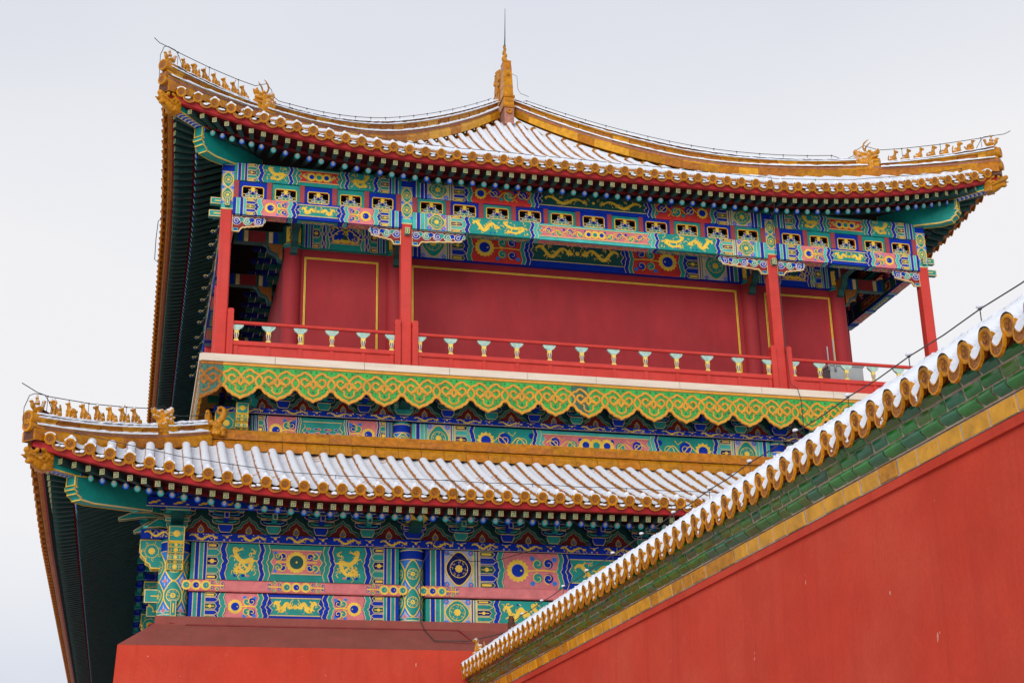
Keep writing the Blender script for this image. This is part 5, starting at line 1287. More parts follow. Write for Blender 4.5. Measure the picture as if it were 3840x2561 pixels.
# blue eave plank with gilt clouds, in front of the brackets
mb = MB(); mb.box(GXL - 1.0, 2 * XC - GXL + 1.0, GY - 1.02, GY - .90, 9.56, 9.80, 'blue')
P = Paint(mb, plane(GXL - 1, GY - 1.025, 9.56)); L = 2 * (XC - GXL) + 2; P.rect(0, 0, L, .018, 'gold_line', 1)
for i in range(int(L / .62)):
    u = .4 + .62 * i
    for du, dv, r in ((0, .11, .085), (-.10, .08, .055), (.10, .15, .055), (.20, .07, .045)): P.disc(u + du, dv, r, 'gold', 1, 8, r * .36)
build('eave_plank', mb, tower, None, label='blue plank with gilt clouds under the round rafter ends')
mb = MB(); M = Matrix.Rotation(pi / 2, 4, 'Y'); mb.tube([(GXL - .9, GY - .86, 9.98), (2 * XC - GXL + .9, GY - .86, 9.98)], .15, 12, 'blue'); build('eave_purlin', mb, tower, None)
for q in gcols[1:3]:
    mb = MB(); mb.box(q - .24, q + .24, GY - 1.25, GY - .5, 9.50, 9.62, 'gold'); mb.box(q - .23, q + .23, GY - 1.25, GY - .6, 9.62, 9.98, 'teal')
    P = Paint(mb, plane(q - .23, GY - 1.25, 9.62)); P.line([(.02, .02), (.44, .02), (.44, .34), (.02, .34)], .02, 'gold', 1, True); [P.spiral(.1 + .13 * k, .18, .08, k, 1.2, .016, 'gold', 1, 1, 9) for k in range(3)]
    build('beam_end', mb, tower, None)
# ------------------------------------------------------------------ red base
mb = MB()
bx0, bx1, by0, by1 = -.31, 2 * XC + .31, 37.82, 92
tx0, tx1, ty0, ty1 = .50, 2 * XC - .50, 38.66, 91
zb, zt = 6.05, 6.70
bt = .35
mb.hexa([(bx0 - bt, by0 - bt, -1.6), (bx1 + bt, by0 - bt, -1.6), (bx1 + bt, by1, -1.6), (bx0 - bt, by1, -1.6), (bx0, by0, zb), (bx1, by0, zb), (bx1, by1, zb), (bx0, by1, zb)], 'plaster_red')
build('base_wall', mb, tower, (XC, 45, -1.6), label='battered red plaster wall under the painted beams')
mb = MB(); mb.hexa([(bx0, by0, zb + .002), (bx1, by0, zb + .002), (bx1, by1, zb + .002), (bx0, by1, zb + .002), (tx0, ty0, zt), (tx1, ty0, zt), (tx1, ty1, zt), (tx0, ty1, zt)], 'ledge_red')
mb.box(tx0 + .05, tx1 - .05, ty0 + .02, ty1, zt - .02, 6.92, 'ledge_red')
mb.bar((1.3, ty0 - .03, zt + .0), (8.25, ty0 - .03, zt + .0), .03, .03, 'board_red'); mb.bar((8.25, ty0 - .03, zt), (8.55, by0 + .35, zb + .27), .03, .03, 'board_red')
mb.tube([(GXL + .55 * math.cos(a), GY + .05 + .45 * math.sin(a), 6.74) for a in [pi * 1.0 + pi * i / 14 for i in range(15)]], .03, 6, 'board_red')
build('sloped_ledge', mb, tower, None, label='dusty sloping ledge on top of the red base wall')
# ------------------------------------------------------------------ corner beams and their tile beast sleeves
def corner_beam(rf, roof, low_end, low_h, up_out, up_in, mir):
    """lower beam ends in a stepped cloud profile; upper beam runs out to the sleeve"""
    D = Vector((-1, -1, 0)).normalized(); R = Vector((1, -1, 0)).normalized(); Z = Vector((0, 0, 1))
    mb = MB(); e = Vector(low_end); L = 2.6; h = low_h; w = .30
    pr = [(.0, .0), (.0, -h * .42), (-.05, -h * .44), (-.05, -h * .48), (.03, -h * .50), (.02, -h * .62), (-.06, -h * .68), (-.05, -h * .80), (-.16, -h * .88), (-.22, -h), (-.6, -h * 1.02), (-L, -h * .62), (-L, .25), (-.9, .12)]
    A = [e + D * u + Z * v - R * w / 2 for u, v in pr]; B = [e + D * u + Z * v + R * w / 2 for u, v in pr]
    mb.face(A, 'teal'); mb.face(B, 'teal')
    for i in range(len(pr)): j = (i + 1) % len(pr); mb.face([A[i], A[j], B[j], B[i]], 'teal')
    for s in (-1, 1):
        P = Paint(mb, lambda u, v, k: e + D * u + Z * v + R * s * (w / 2 + k), .004); P.line(pr, .035, 'gold', 2, True); P.line([(u * .97 - .045, v * .9 - .04) for u, v in pr[:12]], .014, 'cream', 2)
    for i in range(0, 11):
        a, b = pr[i], pr[i + 1]
        if i in (0, 4, 6, 8): mb.bar(e + D * (b[0] + .006) + Z * b[1] - R * w / 2, e + D * (b[0] + .006) + Z * b[1] + R * w / 2, .022, .022, 'gold')
    for s in (-1, 0, 1): mb.bar(e + D * .008 + R * s * (w / 2 - .01), e + D * .008 + Z * (-h * .42) + R * s * (w / 2 - .01), .02, .02, 'gold') if s else None
    o, n = Vector(up_out), Vector(up_in); t = (o - n).normalized(); hh = .36
    A = [n - R * .13, o - R * .13, o - R * .13 + Z * hh, n - R * .13 + Z * hh]; B = [n + R * .13, o + R * .13, o + R * .13 + Z * hh, n + R * .13 + Z * hh]
    mb.hexa([A[0], B[0], B[1], A[1], A[3], B[3], B[2], A[2]], 'teal')
    ln = (o - n).length
    for s in (-1, 1): P = Paint(mb, lambda u, v, k: n + t * u + Z * v + R * s * (.13 + k), .004); P.line([(0, .015), (ln, .015), (ln, hh - .015)], .03, 'gold', 1)
    P = Paint(mb, lambda u, v, k: n + t * u + R * v - Z * (.004 + k), .004); P.rect(0, -.13, ln, .13, 'cream', 0)
    m = int(ln / .13)
    for i in range(m):
        for q, c in ((0, 'blue'), (.045, 'sky_blue')): u = ln * i / m + q; P.poly([(u, -.115), (u + .04, 0), (u, .115), (u + .045, .115), (u + .085, 0), (u + .045, -.115)], c, 1)
    P.line([(0, -.125), (ln, -.125)], .016, 'gold', 2); P.line([(0, .125), (ln, .125)], .016, 'gold', 2)
    if mir: mb.v = [MX(v) for v in mb.v]
    build('corner_beam', mb, roof, None, label='teal corner beam with gold edges under the %s tip of the %s roof' % ('right' if mir else 'left', 'upper' if rf is UP else 'lower'))
def sleeve_mesh():
    """tile monster head with upturned snout, facing +x"""
    mb = MB(); c = 'tile_yellow'
    for i in range(12):               # deep jowl narrowing and curling up into the snout
        t = i / 11; mb.ell((-.22 + .44 * t, 0, -.02 - .05 * math.sin(pi * t) + .12 * t ** 2), (.14 - .03 * t, .19 - .09 * t, .24 - .12 * t), c)
    mb.ell((.31, 0, .16), (.075, .09, .075), c); mb.ell((.22, 0, -.10), (.10, .09, .06), c)
    mb.box(-.36, -.12, -.19, .19, -.24, .22, c)
    for s in (1, -1):
        mb.ell((.12, s * .13, .17), (.06, .05, .06), c); mb.ell((.12, s * .175, .18), (.028, .02, .028), c)
        for k in range(5): mb.ell((.02 - .08 * k, s * (.185 + .004 * k), -.02 + .05 * (k % 2) + .02 * k), (.06, .035, .045), c)
        for k in range(5): mb.ell((.30 - .09 * k, s * (.13 + .015 * k), .05 - .03 * k), (.07, .03, .022), c)
        mb.ell((-.10, s * .15, .22), (.12, .05, .06), c)
    return remeshed('beast_sleeve', mb, .020, 1, .008, .04, snow=.80)
SLV = sleeve_mesh()
for mir in (False, True):
    corner_beam(UP, roof_u, (.93, 39.06, 20.85), .68, (.18, 38.31, 20.92), (1.35, 39.48, 20.86), mir)
    corner_beam(LO, roof_l, (-1.64, 36.49, 9.80), .54, (-2.32, 35.81, 9.80), (-1.3, 36.83, 9.80), mir)
    for (x, y, z), roof in (((.02, 38.15, 21.08), roof_u), ((-2.42, 35.71, 9.98), roof_l)):
        p = (x, y, z) if not mir else MX((x, y, z)); o = place('beast_sleeve', SLV, p, R_(225) if not mir else R_(315), roof)
# ------------------------------------------------------------------ ridge beasts
def wire(name, pts, r, label): mb = MB(); mb.tube(pts, r, 5, 'cable'); build(name, mb, None, None, label=label, category='cable')
def seated(kind):
    """glazed seated ridge beast facing +x, about 0.42 m tall"""
    mb = MB(); c = 'tile_yellow'; E = mb.ell; rt = Matrix.Rotation(R_(-28), 3, 'Y')
    mb.box(-.15, .15, -.07, .07, -.03, .02, c)
    E((-.03, 0, .13), (.085, .065, .12), c, rt); E((.025, 0, .20), (.06, .058, .085), c)
    for s in (1, -1):
        E((-.07, s * .05, .07), (.075, .035, .06), c); E((-.01, s * .055, .025), (.06, .022, .022), c)
        for k in range(4): E((.06 + .008 * k, s * .035, .17 - .045 * k), (.024, .022, .034), c)
        E((.10, s * .035, .02), (.038, .022, .018), c)
    E((.045, 0, .275), (.042, .04, .06), c)
    if kind == 'bird':
        E((.065, 0, .345), (.052, .042, .048), c); E((.125, 0, .335), (.035, .018, .018), c); E((.04, 0, .40), (.03, .012, .03), c)
        for s in (1, -1): E((-.03, s * .07, .18), (.09, .022, .06), c, rt)
        for k in range(5): E((-.10 - .022 * k, 0, .08 + .03 * k), (.03, .035, .03), c)
    else:
        E((.07, 0, .345), (.062, .050, .052), c); E((.128, 0, .328), (.036, .034, .028), c); E((.12, 0, .305), (.03, .028, .016), c)
        for s in (1, -1):
            h = .03 if kind != 'horse' else .045
            E((.045, s * .034, .395), (.014, .014, h), c)
            E((.095, s * .035, .365), (.014, .012, .014), c)
        if kind == 'lion':
            for k in range(9): a = k * .7; E((.03 + .012 * math.sin(k), .058 * math.cos(a), .31 + .058 * math.sin(a)), (.03, .026, .026), c)
        if kind == 'horse': [E((.02 - .008 * k, 0, .39 - .035 * k), (.026, .014, .028), c) for k in range(6)]
        if kind == 'unicorn': mb.tube([(.06, 0, .39), (.03, 0, .43), (.03, 0, .47)], [.016, .014, .006], 6, c)
        if kind == 'scaled': [E((-.01 - .025 * k, 0, .26 - .04 * k), (.022, .014, .022), c) for k in range(5)]
        if kind == 'bull': [mb.tube([(.05, s * .03, .39), (.04, s * .065, .41), (.06, s * .07, .45)], [.016, .014, .007], 6, c) for s in (1, -1)]
        tz = {'lion': .26, 'horse': .16, 'unicorn': .2, 'scaled': .13, 'bull': .22, 'ape': .1}.get(kind, .2)
        mb.tube([(-.12, 0, .05), (-.17, 0, .07), (-.175, 0, .07 + tz * .5), (-.15, 0, .05 + tz)], [.024, .024, .024, .018], 7, c)
    return remeshed('seated_beast', mb, .011, 2, .004, .02, snow=.42)
KINDS = ['bird', 'lion', 'horse', 'unicorn', 'scaled', 'bull', 'ape']
BEASTS = [seated(k) for k in KINDS]
def rider():
    mb = MB(); c = 'tile_yellow'; E = mb.ell
    mb.box(-.16, .16, -.08, .08, -.03, .02, c)
    E((0, 0, .13), (.15, .08, .10), c); E((.15, 0, .22), (.06, .05, .10), c); E((.18, 0, .31), (.055, .04, .045), c); E((.24, 0, .30), (.03, .016, .016), c)
    for k in range(5): E((-.14 - .018 * k, 0, .15 + .045 * k), (.05, .05, .04), c)
    for s in (1, -1): E((.03, s * .06, .05), (.035, .03, .06), c); E((0, s * .08, .15), (.10, .03, .06), c)
    E((-.01, 0, .28), (.055, .06, .10), c); E((0, 0, .40), (.042, .04, .045), c); E((-.01, 0, .45), (.03, .03, .03), c)
    for s in (1, -1): E((.05, s * .055, .27), (.06, .022, .022), c)
    return remeshed('hen_rider', mb, .012, 2, .004, .02, snow=.35)
RIDER = rider()
def horned():
    """ridge dragon head facing +x, gaping, with swept mane and two horns"""
    mb = MB(); c = 'tile_yellow'; E = mb.ell
    mb.box(-.42, .22, -.17, .17, -.25, .06, c)
    E((-.12, 0, .18), (.30, .19, .26), c); E((.02, 0, .36), (.22, .17, .20), c); E((.22, 0, .40), (.20, .13, .10), c); E((.36, 0, .44), (.08, .11, .085), c); E((.20, 0, .24), (.20, .12, .06), c, Matrix.Rotation(R_(-14), 3, 'Y'))
    E((-.30, 0, .50), (.16, .13, .17), c); E((-.40, 0, .62), (.10, .11, .13), c)
    for s in (1, -1):
        E((.12, s * .13, .48), (.07, .05, .05), c); E((.40, s * .07, .50), (.035, .035, .035), c)
        for k in range(6): E((-.05 - .07 * k, s * (.17 - .008 * k), .42 - .02 * k + .05 * (k % 2)), (.09, .035, .045), c, Matrix.Rotation(R_(25), 3, 'Y'))
        for k in range(5): E((-.02 - .08 * k, s * .18, .16 + .03 * (k % 2)), (.06, .035, .12), c)
        E((-.02, s * .20, .05), (.10, .03, .10), c)
    return remeshed('dragon_head', mb, .018, 1, .016, .04, snow=.45)
def horns_mesh():
    mb = MB()
    for s in (1, -1): mb.tube([(-.0, s * .08, .50), (-.07, s * .10, .58), (-.10, s * .12, .70), (-.05, s * .13, .82), (.06, s * .13, .90), (.14, s * .12, .93)], [.034, .032, .030, .026, .018, .006], 8, 'tile_yellow')
    return mb.mesh('horn', (0, 0, 0))
HEAD, HORNS = horned(), horns_mesh()
ROOFNAME = {id(UP): 'upper', id(LO): 'lower'}
WHAT = {'bird': 'crested bird shaped', 'lion': 'curly maned lion shaped', 'horse': 'pricked eared horse shaped', 'unicorn': 'single horned', 'scaled': 'spiny backed', 'bull': 'two horned bull shaped', 'ape': 'short tailed'}
ORD = ('first', 'second', 'third', 'fourth', 'fifth', 'sixth', 'seventh')
def procession(rf, mir, qs, q_rider, q_head, hrid, h_after, horn_scale, nhorn=True, order=None):
    az = R_(225) if not mir else R_(315); hand = 'right' if mir else 'left'; rn = ROOFNAME[id(rf)]
    def at(q, h): p = rf.ref(q); p.z += h + (.10 if mir else 0); return Vector(MX(p)) if mir else p
    sl = math.atan2(rf.ref(1.6).z - rf.ref(.6).z, math.sqrt(2))
    place('hen_rider', RIDER, at(q_rider, hrid + .01), az, None, rot=(0, sl, az), label='yellow glazed rider on a hen at the tip of the %s %s roof ridge' % (rn, hand), category='ridge figure', group='glazed figures on the roof ridges')
    for i, q in enumerate(qs):
        k = (order or range(7))[i]
        place('seated_beast', BEASTS[k], at(q, hrid + .015), az, None, rot=(0, sl * .6, az), scale=(1.04, 1.40, 1.08), label='%s beast, %s behind the hen rider on the %s %s ridge' % (WHAT[KINDS[k]], ORD[i], rn, hand), category='ridge figure', group='glazed figures on the roof ridges')
    h = empty('dragon_head', at(q_head, h_after), None, label='large dragon head %s behind the small beasts, %s %s ridge' % ('with curved horns' if nhorn else 'with snowy mane', rn, hand), category='ridge figure', group='dragon heads on the roof ridges')
    h.rotation_euler = (0, 0, az)
    for nm, m in (('head', HEAD),) + ((('horns', HORNS),) if nhorn else ()):
        o = bpy.data.objects.new(nm, m); COL.objects.link(o); o.parent = h; WO[o.name] = WO[h.name]
    h.scale = (horn_scale,) * 3
procession(UP, False, [.57, .87, 1.17, 1.47, 1.77, 2.06, 2.35], .15, 2.97, H_FR, .70, .95)
procession(UP, True, [.60, .89, 1.18, 1.48, 1.78, 2.08, 2.38], .15, 2.98, H_FR, .72, .95, order=[0, 1, 3, 2, 4, 6, 5])
procession(LO, False, [.54, .88, 1.20, 1.52, 1.82, 2.12, 2.41], .17, 3.05, H_LO, .42, .82, nhorn=False, order=[1, 0, 4, 3, 2, 5, 6])
# corner beast where the lower hip ridge meets the foot ridge
def corner_beast():
    mb = MB(); c = 'tile_yellow'; E = mb.ell
    E((0, 0, .20), (.22, .16, .24), c); E((.12, 0, .12), (.16, .14, .14), c); E((.22, 0, .20), (.10, .12, .06), c); E((.22, 0, .03), (.09, .11, .05), c)
    for i in range(9):
        a = i / 8; E((.05 + .16 * a + .06 * math.sin(a * 3), 0, .38 + .34 * a), (.10 - .03 * a, .10, .10 - .03 * a), c)
    for i in range(7): a = i * .8; E((.14 + .09 * math.cos(a), 0, .72 + .09 * math.sin(a)), (.045, .09, .045), c)
    for s in (1, -1):
        E((.14, s * .12, .24), (.05, .04, .05), c)
        for k in range(6): E((-.12 + .05 * k, s * .15, .36 - .03 * k + .06 * (k % 2)), (.07, .035, .05), c)
        for k in range(4): E((-.10 + .08 * k, s * .15, .08), (.05, .03, .08), c)
    for y in (-.07, .02, .10): E((-.22, y, .55), (.08, .06, .22), c)
    E((-.18, 0, .25), (.14, .15, .25), c)
    return remeshed('corner_beast', mb, .018, 1, .014, .04, snow=.95)
CB = corner_beast()
for x, mir in ((1.85, False), (2 * XC - 1.85, True)):
    place('corner_beast', CB, (x, 39.80, 11.97), R_(-20) if not mir else R_(200), None, label='yellow scroll tailed dragon ornament, %s end of the ridge under the gallery' % ('left' if not mir else 'right'), category='ridge ornament', group='corner ornaments of the foot ridge')
# great ridge ornament at the apex with its rods
y0 = 50.35; zt = 29.44
orn = empty('ridge_ornament', (XC, y0, zt), None, label='tall orange glazed dragon ornament crowning the apex of the upper roof', category='ridge ornament')
mb = MB()
def tier(z0, z1, w0, w1, d0, d1, m='tile_yellow'): mb.hexa([(XC - w0, y0 - d0, z0), (XC + w0, y0 - d0, z0), (XC + w0, y0 + .3, z0), (XC - w0, y0 + .3, z0), (XC - w1, y0 - d1, z1), (XC + w1, y0 - d1, z1), (XC + w1, y0 + .3, z1), (XC - w1, y0 + .3, z1)], m)
tier(zt, zt + .42, .200, .190, .24, .23); tier(zt + .42, zt + .44, .195, .195, .235, .235, 'mortar'); tier(zt + .44, zt + 1.20, .190, .165, .23, .20); tier(zt + 1.20, zt + 1.22, .17, .17, .205, .205, 'mortar'); tier(zt + 1.22, zt + 1.58, .165, .145, .20, .18, 'tile_orange'); tier(zt + 1.58, zt + 1.62, .155, .155, .19, .19)
build('pier', mb, orn, (XC, y0, zt))
mb = MB()
for i in range(14):
    t = i / 13; mb.ell((XC - .06 + .03 * math.sin(i * 1.3), y0, zt + 1.58 + .74 * t), (.115 * (1 - t * .70), .16 * (1 - t * .6), .09), 'tile_yellow')
mb.ell((XC, y0 - .20, zt + .98), (.085, .09, .085), 'tile_yellow')
me = remeshed('sword_hilt', mb, .016, 2, .008, .04, snow=.85); me.transform(Matrix.Translation((-XC, -y0, -zt))); place('sword_hilt', me, (XC, y0, zt), 0, orn)
mb = MB()
for i in range(18):
    t = i / 17
    mb.ell((XC - .03, y0 + .85 + .30 * math.sin(t * 3.0), zt - .1 + 1.72 * t), (.20 - .03 * t, .46 - .16 * t, .16), 'tile_yellow')
for i in range(9): a = i * .7; mb.ell((XC - .02, y0 + 1.1 + .20 * math.cos(a), zt + 1.62 + .16 * math.sin(a)), (.17, .08, .08), 'tile_yellow')
for i in range(26): mb.ell((XC - .20 + .02 * math.sin(i), y0 + .45 + .75 * ((i * .37) % 1), zt + .05 + 1.45 * ((i * .617) % 1)), (.045, .10, .06), 'tile_yellow')
me = remeshed('dragon_body', mb, .022, 2, .016, .05, snow=.7); me.transform(Matrix.Translation((-XC, -y0, -zt))); place('dragon_body', me, (XC, y0, zt), 0, orn)
mb = MB(); mb.tube([(XC - .05, y0, zt + 2.28), (XC - .03, y0, zt + 2.8), (XC - .0, y0, zt + 4.10)], [.030, .020, .008], 8, 'cable'); mb.tube([(XC - .05, y0, zt + 2.30), (XC - .05, y0, zt + 2.40)], .045, 8, 'cable')
build('lightning_rod', mb, None, None, label='thin dark lightning rod standing on the ornament at the roof apex', category='lightning rod')
wire('ornament_wire', [(XC + .15, y0 - .1, zt + 1.10), (XC + .42, y0, zt + 1.06), (XC + .45, y0, zt + .5), (XC + .52, y0 - .1, zt + .25), (XC + .8, y0 - .3, zt + .02)], .009, 'thin wire hooked round the right side of the apex ornament')

# ------------------------------------------------------------------ cables
def cable(name, pts, r, label, posts=(), foot=.2, group=None, extra=(), snow=0):
    e = empty(name, pts[0], None, label=label, category='cable')
    if group: e['group'] = group
    mb = MB(); mb.tube(pts, r, 6, 'cable'); 
    for x in extra: mb.tube(x, r * .9, 6, 'cable')
    build('wire', mb, e, None)
    for p, d in posts:
        mb = MB(); p = Vector(p); q = p + Vector(d); mb.tube([p, q], r * .75, 6, 'cable'); mb.bar(p - Vector((r * 2.2, 0, -r * .2)), p + Vector((r * 2.2, 0, r * .2)), r * 3, r * 2.4, 'cable'); build('cable_support', mb, e, None)
    return e
def ridge_cable(rf, mir, q_end, hf, hm, label, front_only=False):
    f = (lambda p: Vector(MX(p))) if mir else (lambda p: p)
    def at(q, h): p = rf.ref(q); p.z += h; return f(p)
    pts = []; post = []
    prof = ((-.32, 1.40), (-.18, 1.30), (.09, 1.28), (.35, 1.28), (1.27, 1.31), (2.16, 1.335), (2.70, 1.36), (2.90, 1.48), (3.05, 1.57), (3.22, 1.42), (3.33, 1.20), (3.47, 1.12), (3.62, 1.12)) if rf is UP else \
           ((-.22, 1.22), (.12, 1.01), (.36, .96), (1.32, .93), (2.18, .92), (2.86, .91), (3.10, .98), (3.28, .76), (3.5, .70), (4.0, .68), (4.3, .74), (4.9, .80))
    pts = [at(q, h) for q, h in prof]
    base_h = H_FR if rf is UP else H_LO
    for q, h in ((.35, prof[3][1] if rf is UP else prof[2][1]), (1.27, prof[4][1] if rf is UP else prof[3][1]), (2.16, prof[5][1] if rf is UP else prof[4][1])): post.append((at(q, h), (0, 0, base_h - h + .02)))
    if not front_only:
        q = 3.85
        while q < q_end:
            hm_ = 1.13 + (.12 if mir else 0); pts.append(at(q, hm_)); post.append((at(q, hm_), (0, 0, -.16))); q += .60
        pts.append(at(q_end, hm + .3))
    t1 = prof[2][1]
    ex = [[at(-.12, .2), at(-.13, t1 - .35), at(-.04, t1 - .05), at(.06, t1 + .01), at(.28, t1 + .02), at(.37, t1 - .10), at(.46, t1 - .30), at(.58, t1 * .48), at(.72, t1 * .36)]]
    if mir: ex = [ex[0][3:]]
    cable('ridge_cable', pts, .011, label, post, extra=ex)
ridge_cable(UP, False, 12.4, H_FR, .84, 'thin dark lightning cable on small supports along the upper left roof ridge')
ridge_cable(UP, True, 12.4, H_FR, .84, 'thin dark lightning cable on small supports along the upper right roof ridge')
ridge_cable(LO, False, 4.1, .52, .60, 'thin dark lightning cable over the small beasts of the lower roof ridge', True)
def eave_cable(rf, t0, t1, q, h, label, drop=None):
    pts = []; post = []; n = int((t1 - t0) / .62)
    for i in range(n + 1):
        t = t0 + (t1 - t0) * i / n; p = rf.pt('front', t, min(q, rf.qmax('front', t) - .05), h); pts.append(p)
        if i % 4 == 2: post.append((p, (0, 0, -.12)))
        if i % 4 == 0: p.z -= .02
    ex = []
    if drop is not None:
        p = rf.pt('front', drop, q, h + .0); a = rf.pt('front', drop + .16, -.06, .28)
        ex = [[p, p + Vector((.12, -.06, .0)), a, a + Vector((.02, -.03, -.3)), a + Vector((.02, .0, -1.15)), a + Vector((.0, .9, -1.4))]]
    cable('eave_cable', pts, .009, label, post, extra=ex)
eave_cable(UP, .9, UP.wid - 1.0, .62, .22, 'thin dark cable looping along the snow above the upper eave', UP.wid - 8.05)
eave_cable(LO, 1.0, LO.wid - 6, .75, .22, 'thin dark cable looping along the snow above the lower eave', 10.05)
wire('down_cable', [(18.72, 39.80, 20.30), (18.70, 39.78, 18.9), (18.74, 39.77, 18.4), (18.76, 39.78, 16), (18.80, 39.76, 14.5), (18.86, 39.42, 14.24), (18.92, 39.38, 13.9), (18.92, 39.38, 12.9), (18.6, 40.3, 12.6)], .011, 'thin dark down cable on the right red gallery post')
wire('down_cable', [(7.62, 38.60, 9.02), (7.34, 38.62, 8.5), (7.28, 38.72, 8.2), (7.26, 38.62, 7.7), (7.26, 38.62, 6.9), (7.36, 38.55, 6.66), (7.52, 38.1, 6.33), (8.4, 38.0, 6.32), (9.6, 37.9, 6.6)], .013, 'thin dark cable hanging down the painted column and across the red ledge')
wire('sagging_wire', [(7.62, 38.62, 8.95), (8.0, 38.60, 8.70), (8.6, 38.60, 8.52), (9.3, 38.60, 8.56), (10.2, 38.62, 8.85), (10.9, 38.64, 9.0)], .010, 'thin wire sagging across the deep blue beam of the middle bay')
wire('wire_loop', [(.18, 41.8, 19.3), (-.02, 41.9, 19.15), (-.05, 42.0, 18.6), (-.05, 42.1, 18.0), (.12, 42.2, 17.9)], .012, 'grey wire loop sticking out of the upper left side eave')

# ------------------------------------------------------------------ equipment cabinet in the right bay
cab = empty('equipment_box', (21.4, 41.2, 14.25), None, label='grey metal cabinet with two aerials behind the railing of the right bay', category='cabinet')
mb = MB(); mb.box(20.84, 21.98, 41.12, 41.62, 14.6, 15.70, 'steel_grey'); mb.box(20.80, 22.02, 41.08, 41.66, 15.70, 15.74, 'steel_grey')
mb.box(20.832, 20.84, 41.12, 41.62, 14.62, 15.69, 'steel_dark')
for i in range(6): mb.box(20.822, 20.834, 41.2, 41.54, 14.98 + .05 * i, 15.0 + .05 * i, 'dark')
build('housing', mb, cab, None)
mb = MB(); [mb.box(a, a + .06, 41.15, 41.6, 14.24, 14.6, 'steel_dark') for a in (20.88, 21.88)]; build('stand', mb, cab, None)
for x, h in ((20.78, .72), (21.0, 1.0)):
    mb = MB(); mb.tube([(x, 41.05, 15.52), (x, 41.05, 15.58 + h)], .022, 8, 'steel_grey'); mb.tube([(x, 41.05, 15.50), (x, 41.05, 15.62)], .032, 8, 'steel_dark'); mb.bar((x, 41.05, 15.55), (x + .06, 41.14, 15.55), .03, .03, 'steel_dark'); build('aerial', mb, cab, None)

# ------------------------------------------------------------------ near wall with glazed coping
WD = Vector((-.022, .99976, 0)).normalized(); WN = Vector((-WD.y, WD.x, 0))   # WN points towards the camera side
WK = .94; W0 = (CR * 1833.6 - CD * 0 + CD * (1236 - 1280.5) + CF * 5660.558) * (16.6 / 5660.558) * WK
W0 -= WD * W0.dot(WD)                                                          # foot of the disc line, s measured along WD
S0, S1 = 1.0, 36.9
wall = empty('boundary_wall', W0 + WD * 22 - Vector((0, 0, W0.z + 1.6)), None, label='near red wall topped with green glazed bricks and snowy yellow tile coping', category='wall')
def wp(s, n, z): p = W0 + WD * s + WN * n; return Vector((p.x, p.y, z))         # n>0 towards camera
ZD = W0.z
mb = MB()
nb = -.40
A = [wp(S0, nb, 4.62), wp(S1 + .2, nb, 4.62), wp(S1 + .2, nb + .22, -1.6), wp(S0, nb + .22, -1.6)]
mb.hexa([wp(S0, nb + .22, -1.6), wp(S1 + .2, nb + .22, -1.6), wp(S1 + .2, nb - .7, -1.6), wp(S0, nb - .7, -1.6), wp(S0, nb, 4.62), wp(S1 + .2, nb, 4.62), wp(S1 + .2, nb - .7, 4.62), wp(S0, nb - .7, 4.62)], 'plaster_red')
build('wall_face', mb, wall, None)
mb = MB(); rr = random.Random(4)
mb.hexa([wp(S0, nb + .05, 4.58), wp(S1 + .2, nb + .05, 4.58), wp(S1 + .2, nb - .7, 4.58), wp(S0, nb - .7, 4.58), wp(S0, nb + .05, 4.69), wp(S1 + .2, nb + .05, 4.69), wp(S1 + .2, nb - .7, 4.69), wp(S0, nb - .7, 4.69)], 'plaster_red'); build('ledge', mb, wall, None)
def course(z0, z1, n0, n1, bulge, mats, lmin, lmax, name, mortar, k=5):
    mb = MB(); s = S0
    mb.hexa([wp(S0, n0 - .012, z0), wp(S1, n0 - .012, z0), wp(S1, n0 - .5, z0), wp(S0, n0 - .5, z0), wp(S0, n1 - .012, z1), wp(S1, n1 - .012, z1), wp(S1, n1 - .5, z1), wp(S0, n1 - .5, z1)], mortar)
    while s < S1:
        e = min(S1, s + rr.uniform(lmin, lmax)); g = .010 + rr.uniform(0, .010); m = rr.choice(mats); dz = rr.uniform(-.006, .006); dn = rr.uniform(-.008, .008); rows = []
        for i in range(k + 1):
            t = i / k; n = n0 + (n1 - n0) * t + bulge * math.sin(pi * min(1, t * 1.0)) + dn; z = z0 + .010 + dz + (z1 - z0 - .020) * t
            sk = .03 * math.sin(pi * t) if bulge > .02 else 0
            rows.append([wp(s + g + sk, n - .012, z), wp(s + g + .012 + sk, n, z), wp(e - g - .012 + sk, n, z), wp(e - g + sk, n - .012, z)])
        for a, b in zip(rows, rows[1:]):
            for j in range(3): mb.add([a[j], a[j + 1], b[j + 1], b[j]], [(0, 1, 2, 3)], m, True)
        back0 = [wp(s + g, n0 - .03, z0 + .01), wp(e - g, n0 - .03, z0 + .01)]; back1 = [wp(s + g, n1 - .03, z1 - .01), wp(e - g, n1 - .03, z1 - .01)]
        mb.face([rows[0][0], rows[0][3], back0[1], back0[0]], m); mb.face([rows[-1][0], rows[-1][3], back1[1], back1[0]], m)
        s = e
    build(name, mb, wall, None)
course(4.70, 4.905, -.335, -.315, .0, ('wall_amber', 'wall_amber', 'tile_yellow', 'wall_amber', 'tile_yellow'), .40, .62, 'yellow_brick_course', 'brick_mortar', 2)
G = ('brick_green', 'brick_green', 'brick_teal', 'brick_olive')
course(4.915, 5.060, -.30, -.225, .035, G, .26, .46, 'green_brick_course', 'brick_mortar')
course(5.064, 5.200, -.225, -.190, .012, G, .26, .44, 'green_brick_course', 'brick_mortar', 3)
course(5.204, 5.312, -.190, -.13, .02, ('brick_green', 'brick_olive', 'brick_teal'), .28, .5, 'green_brick_course', 'brick_mortar')
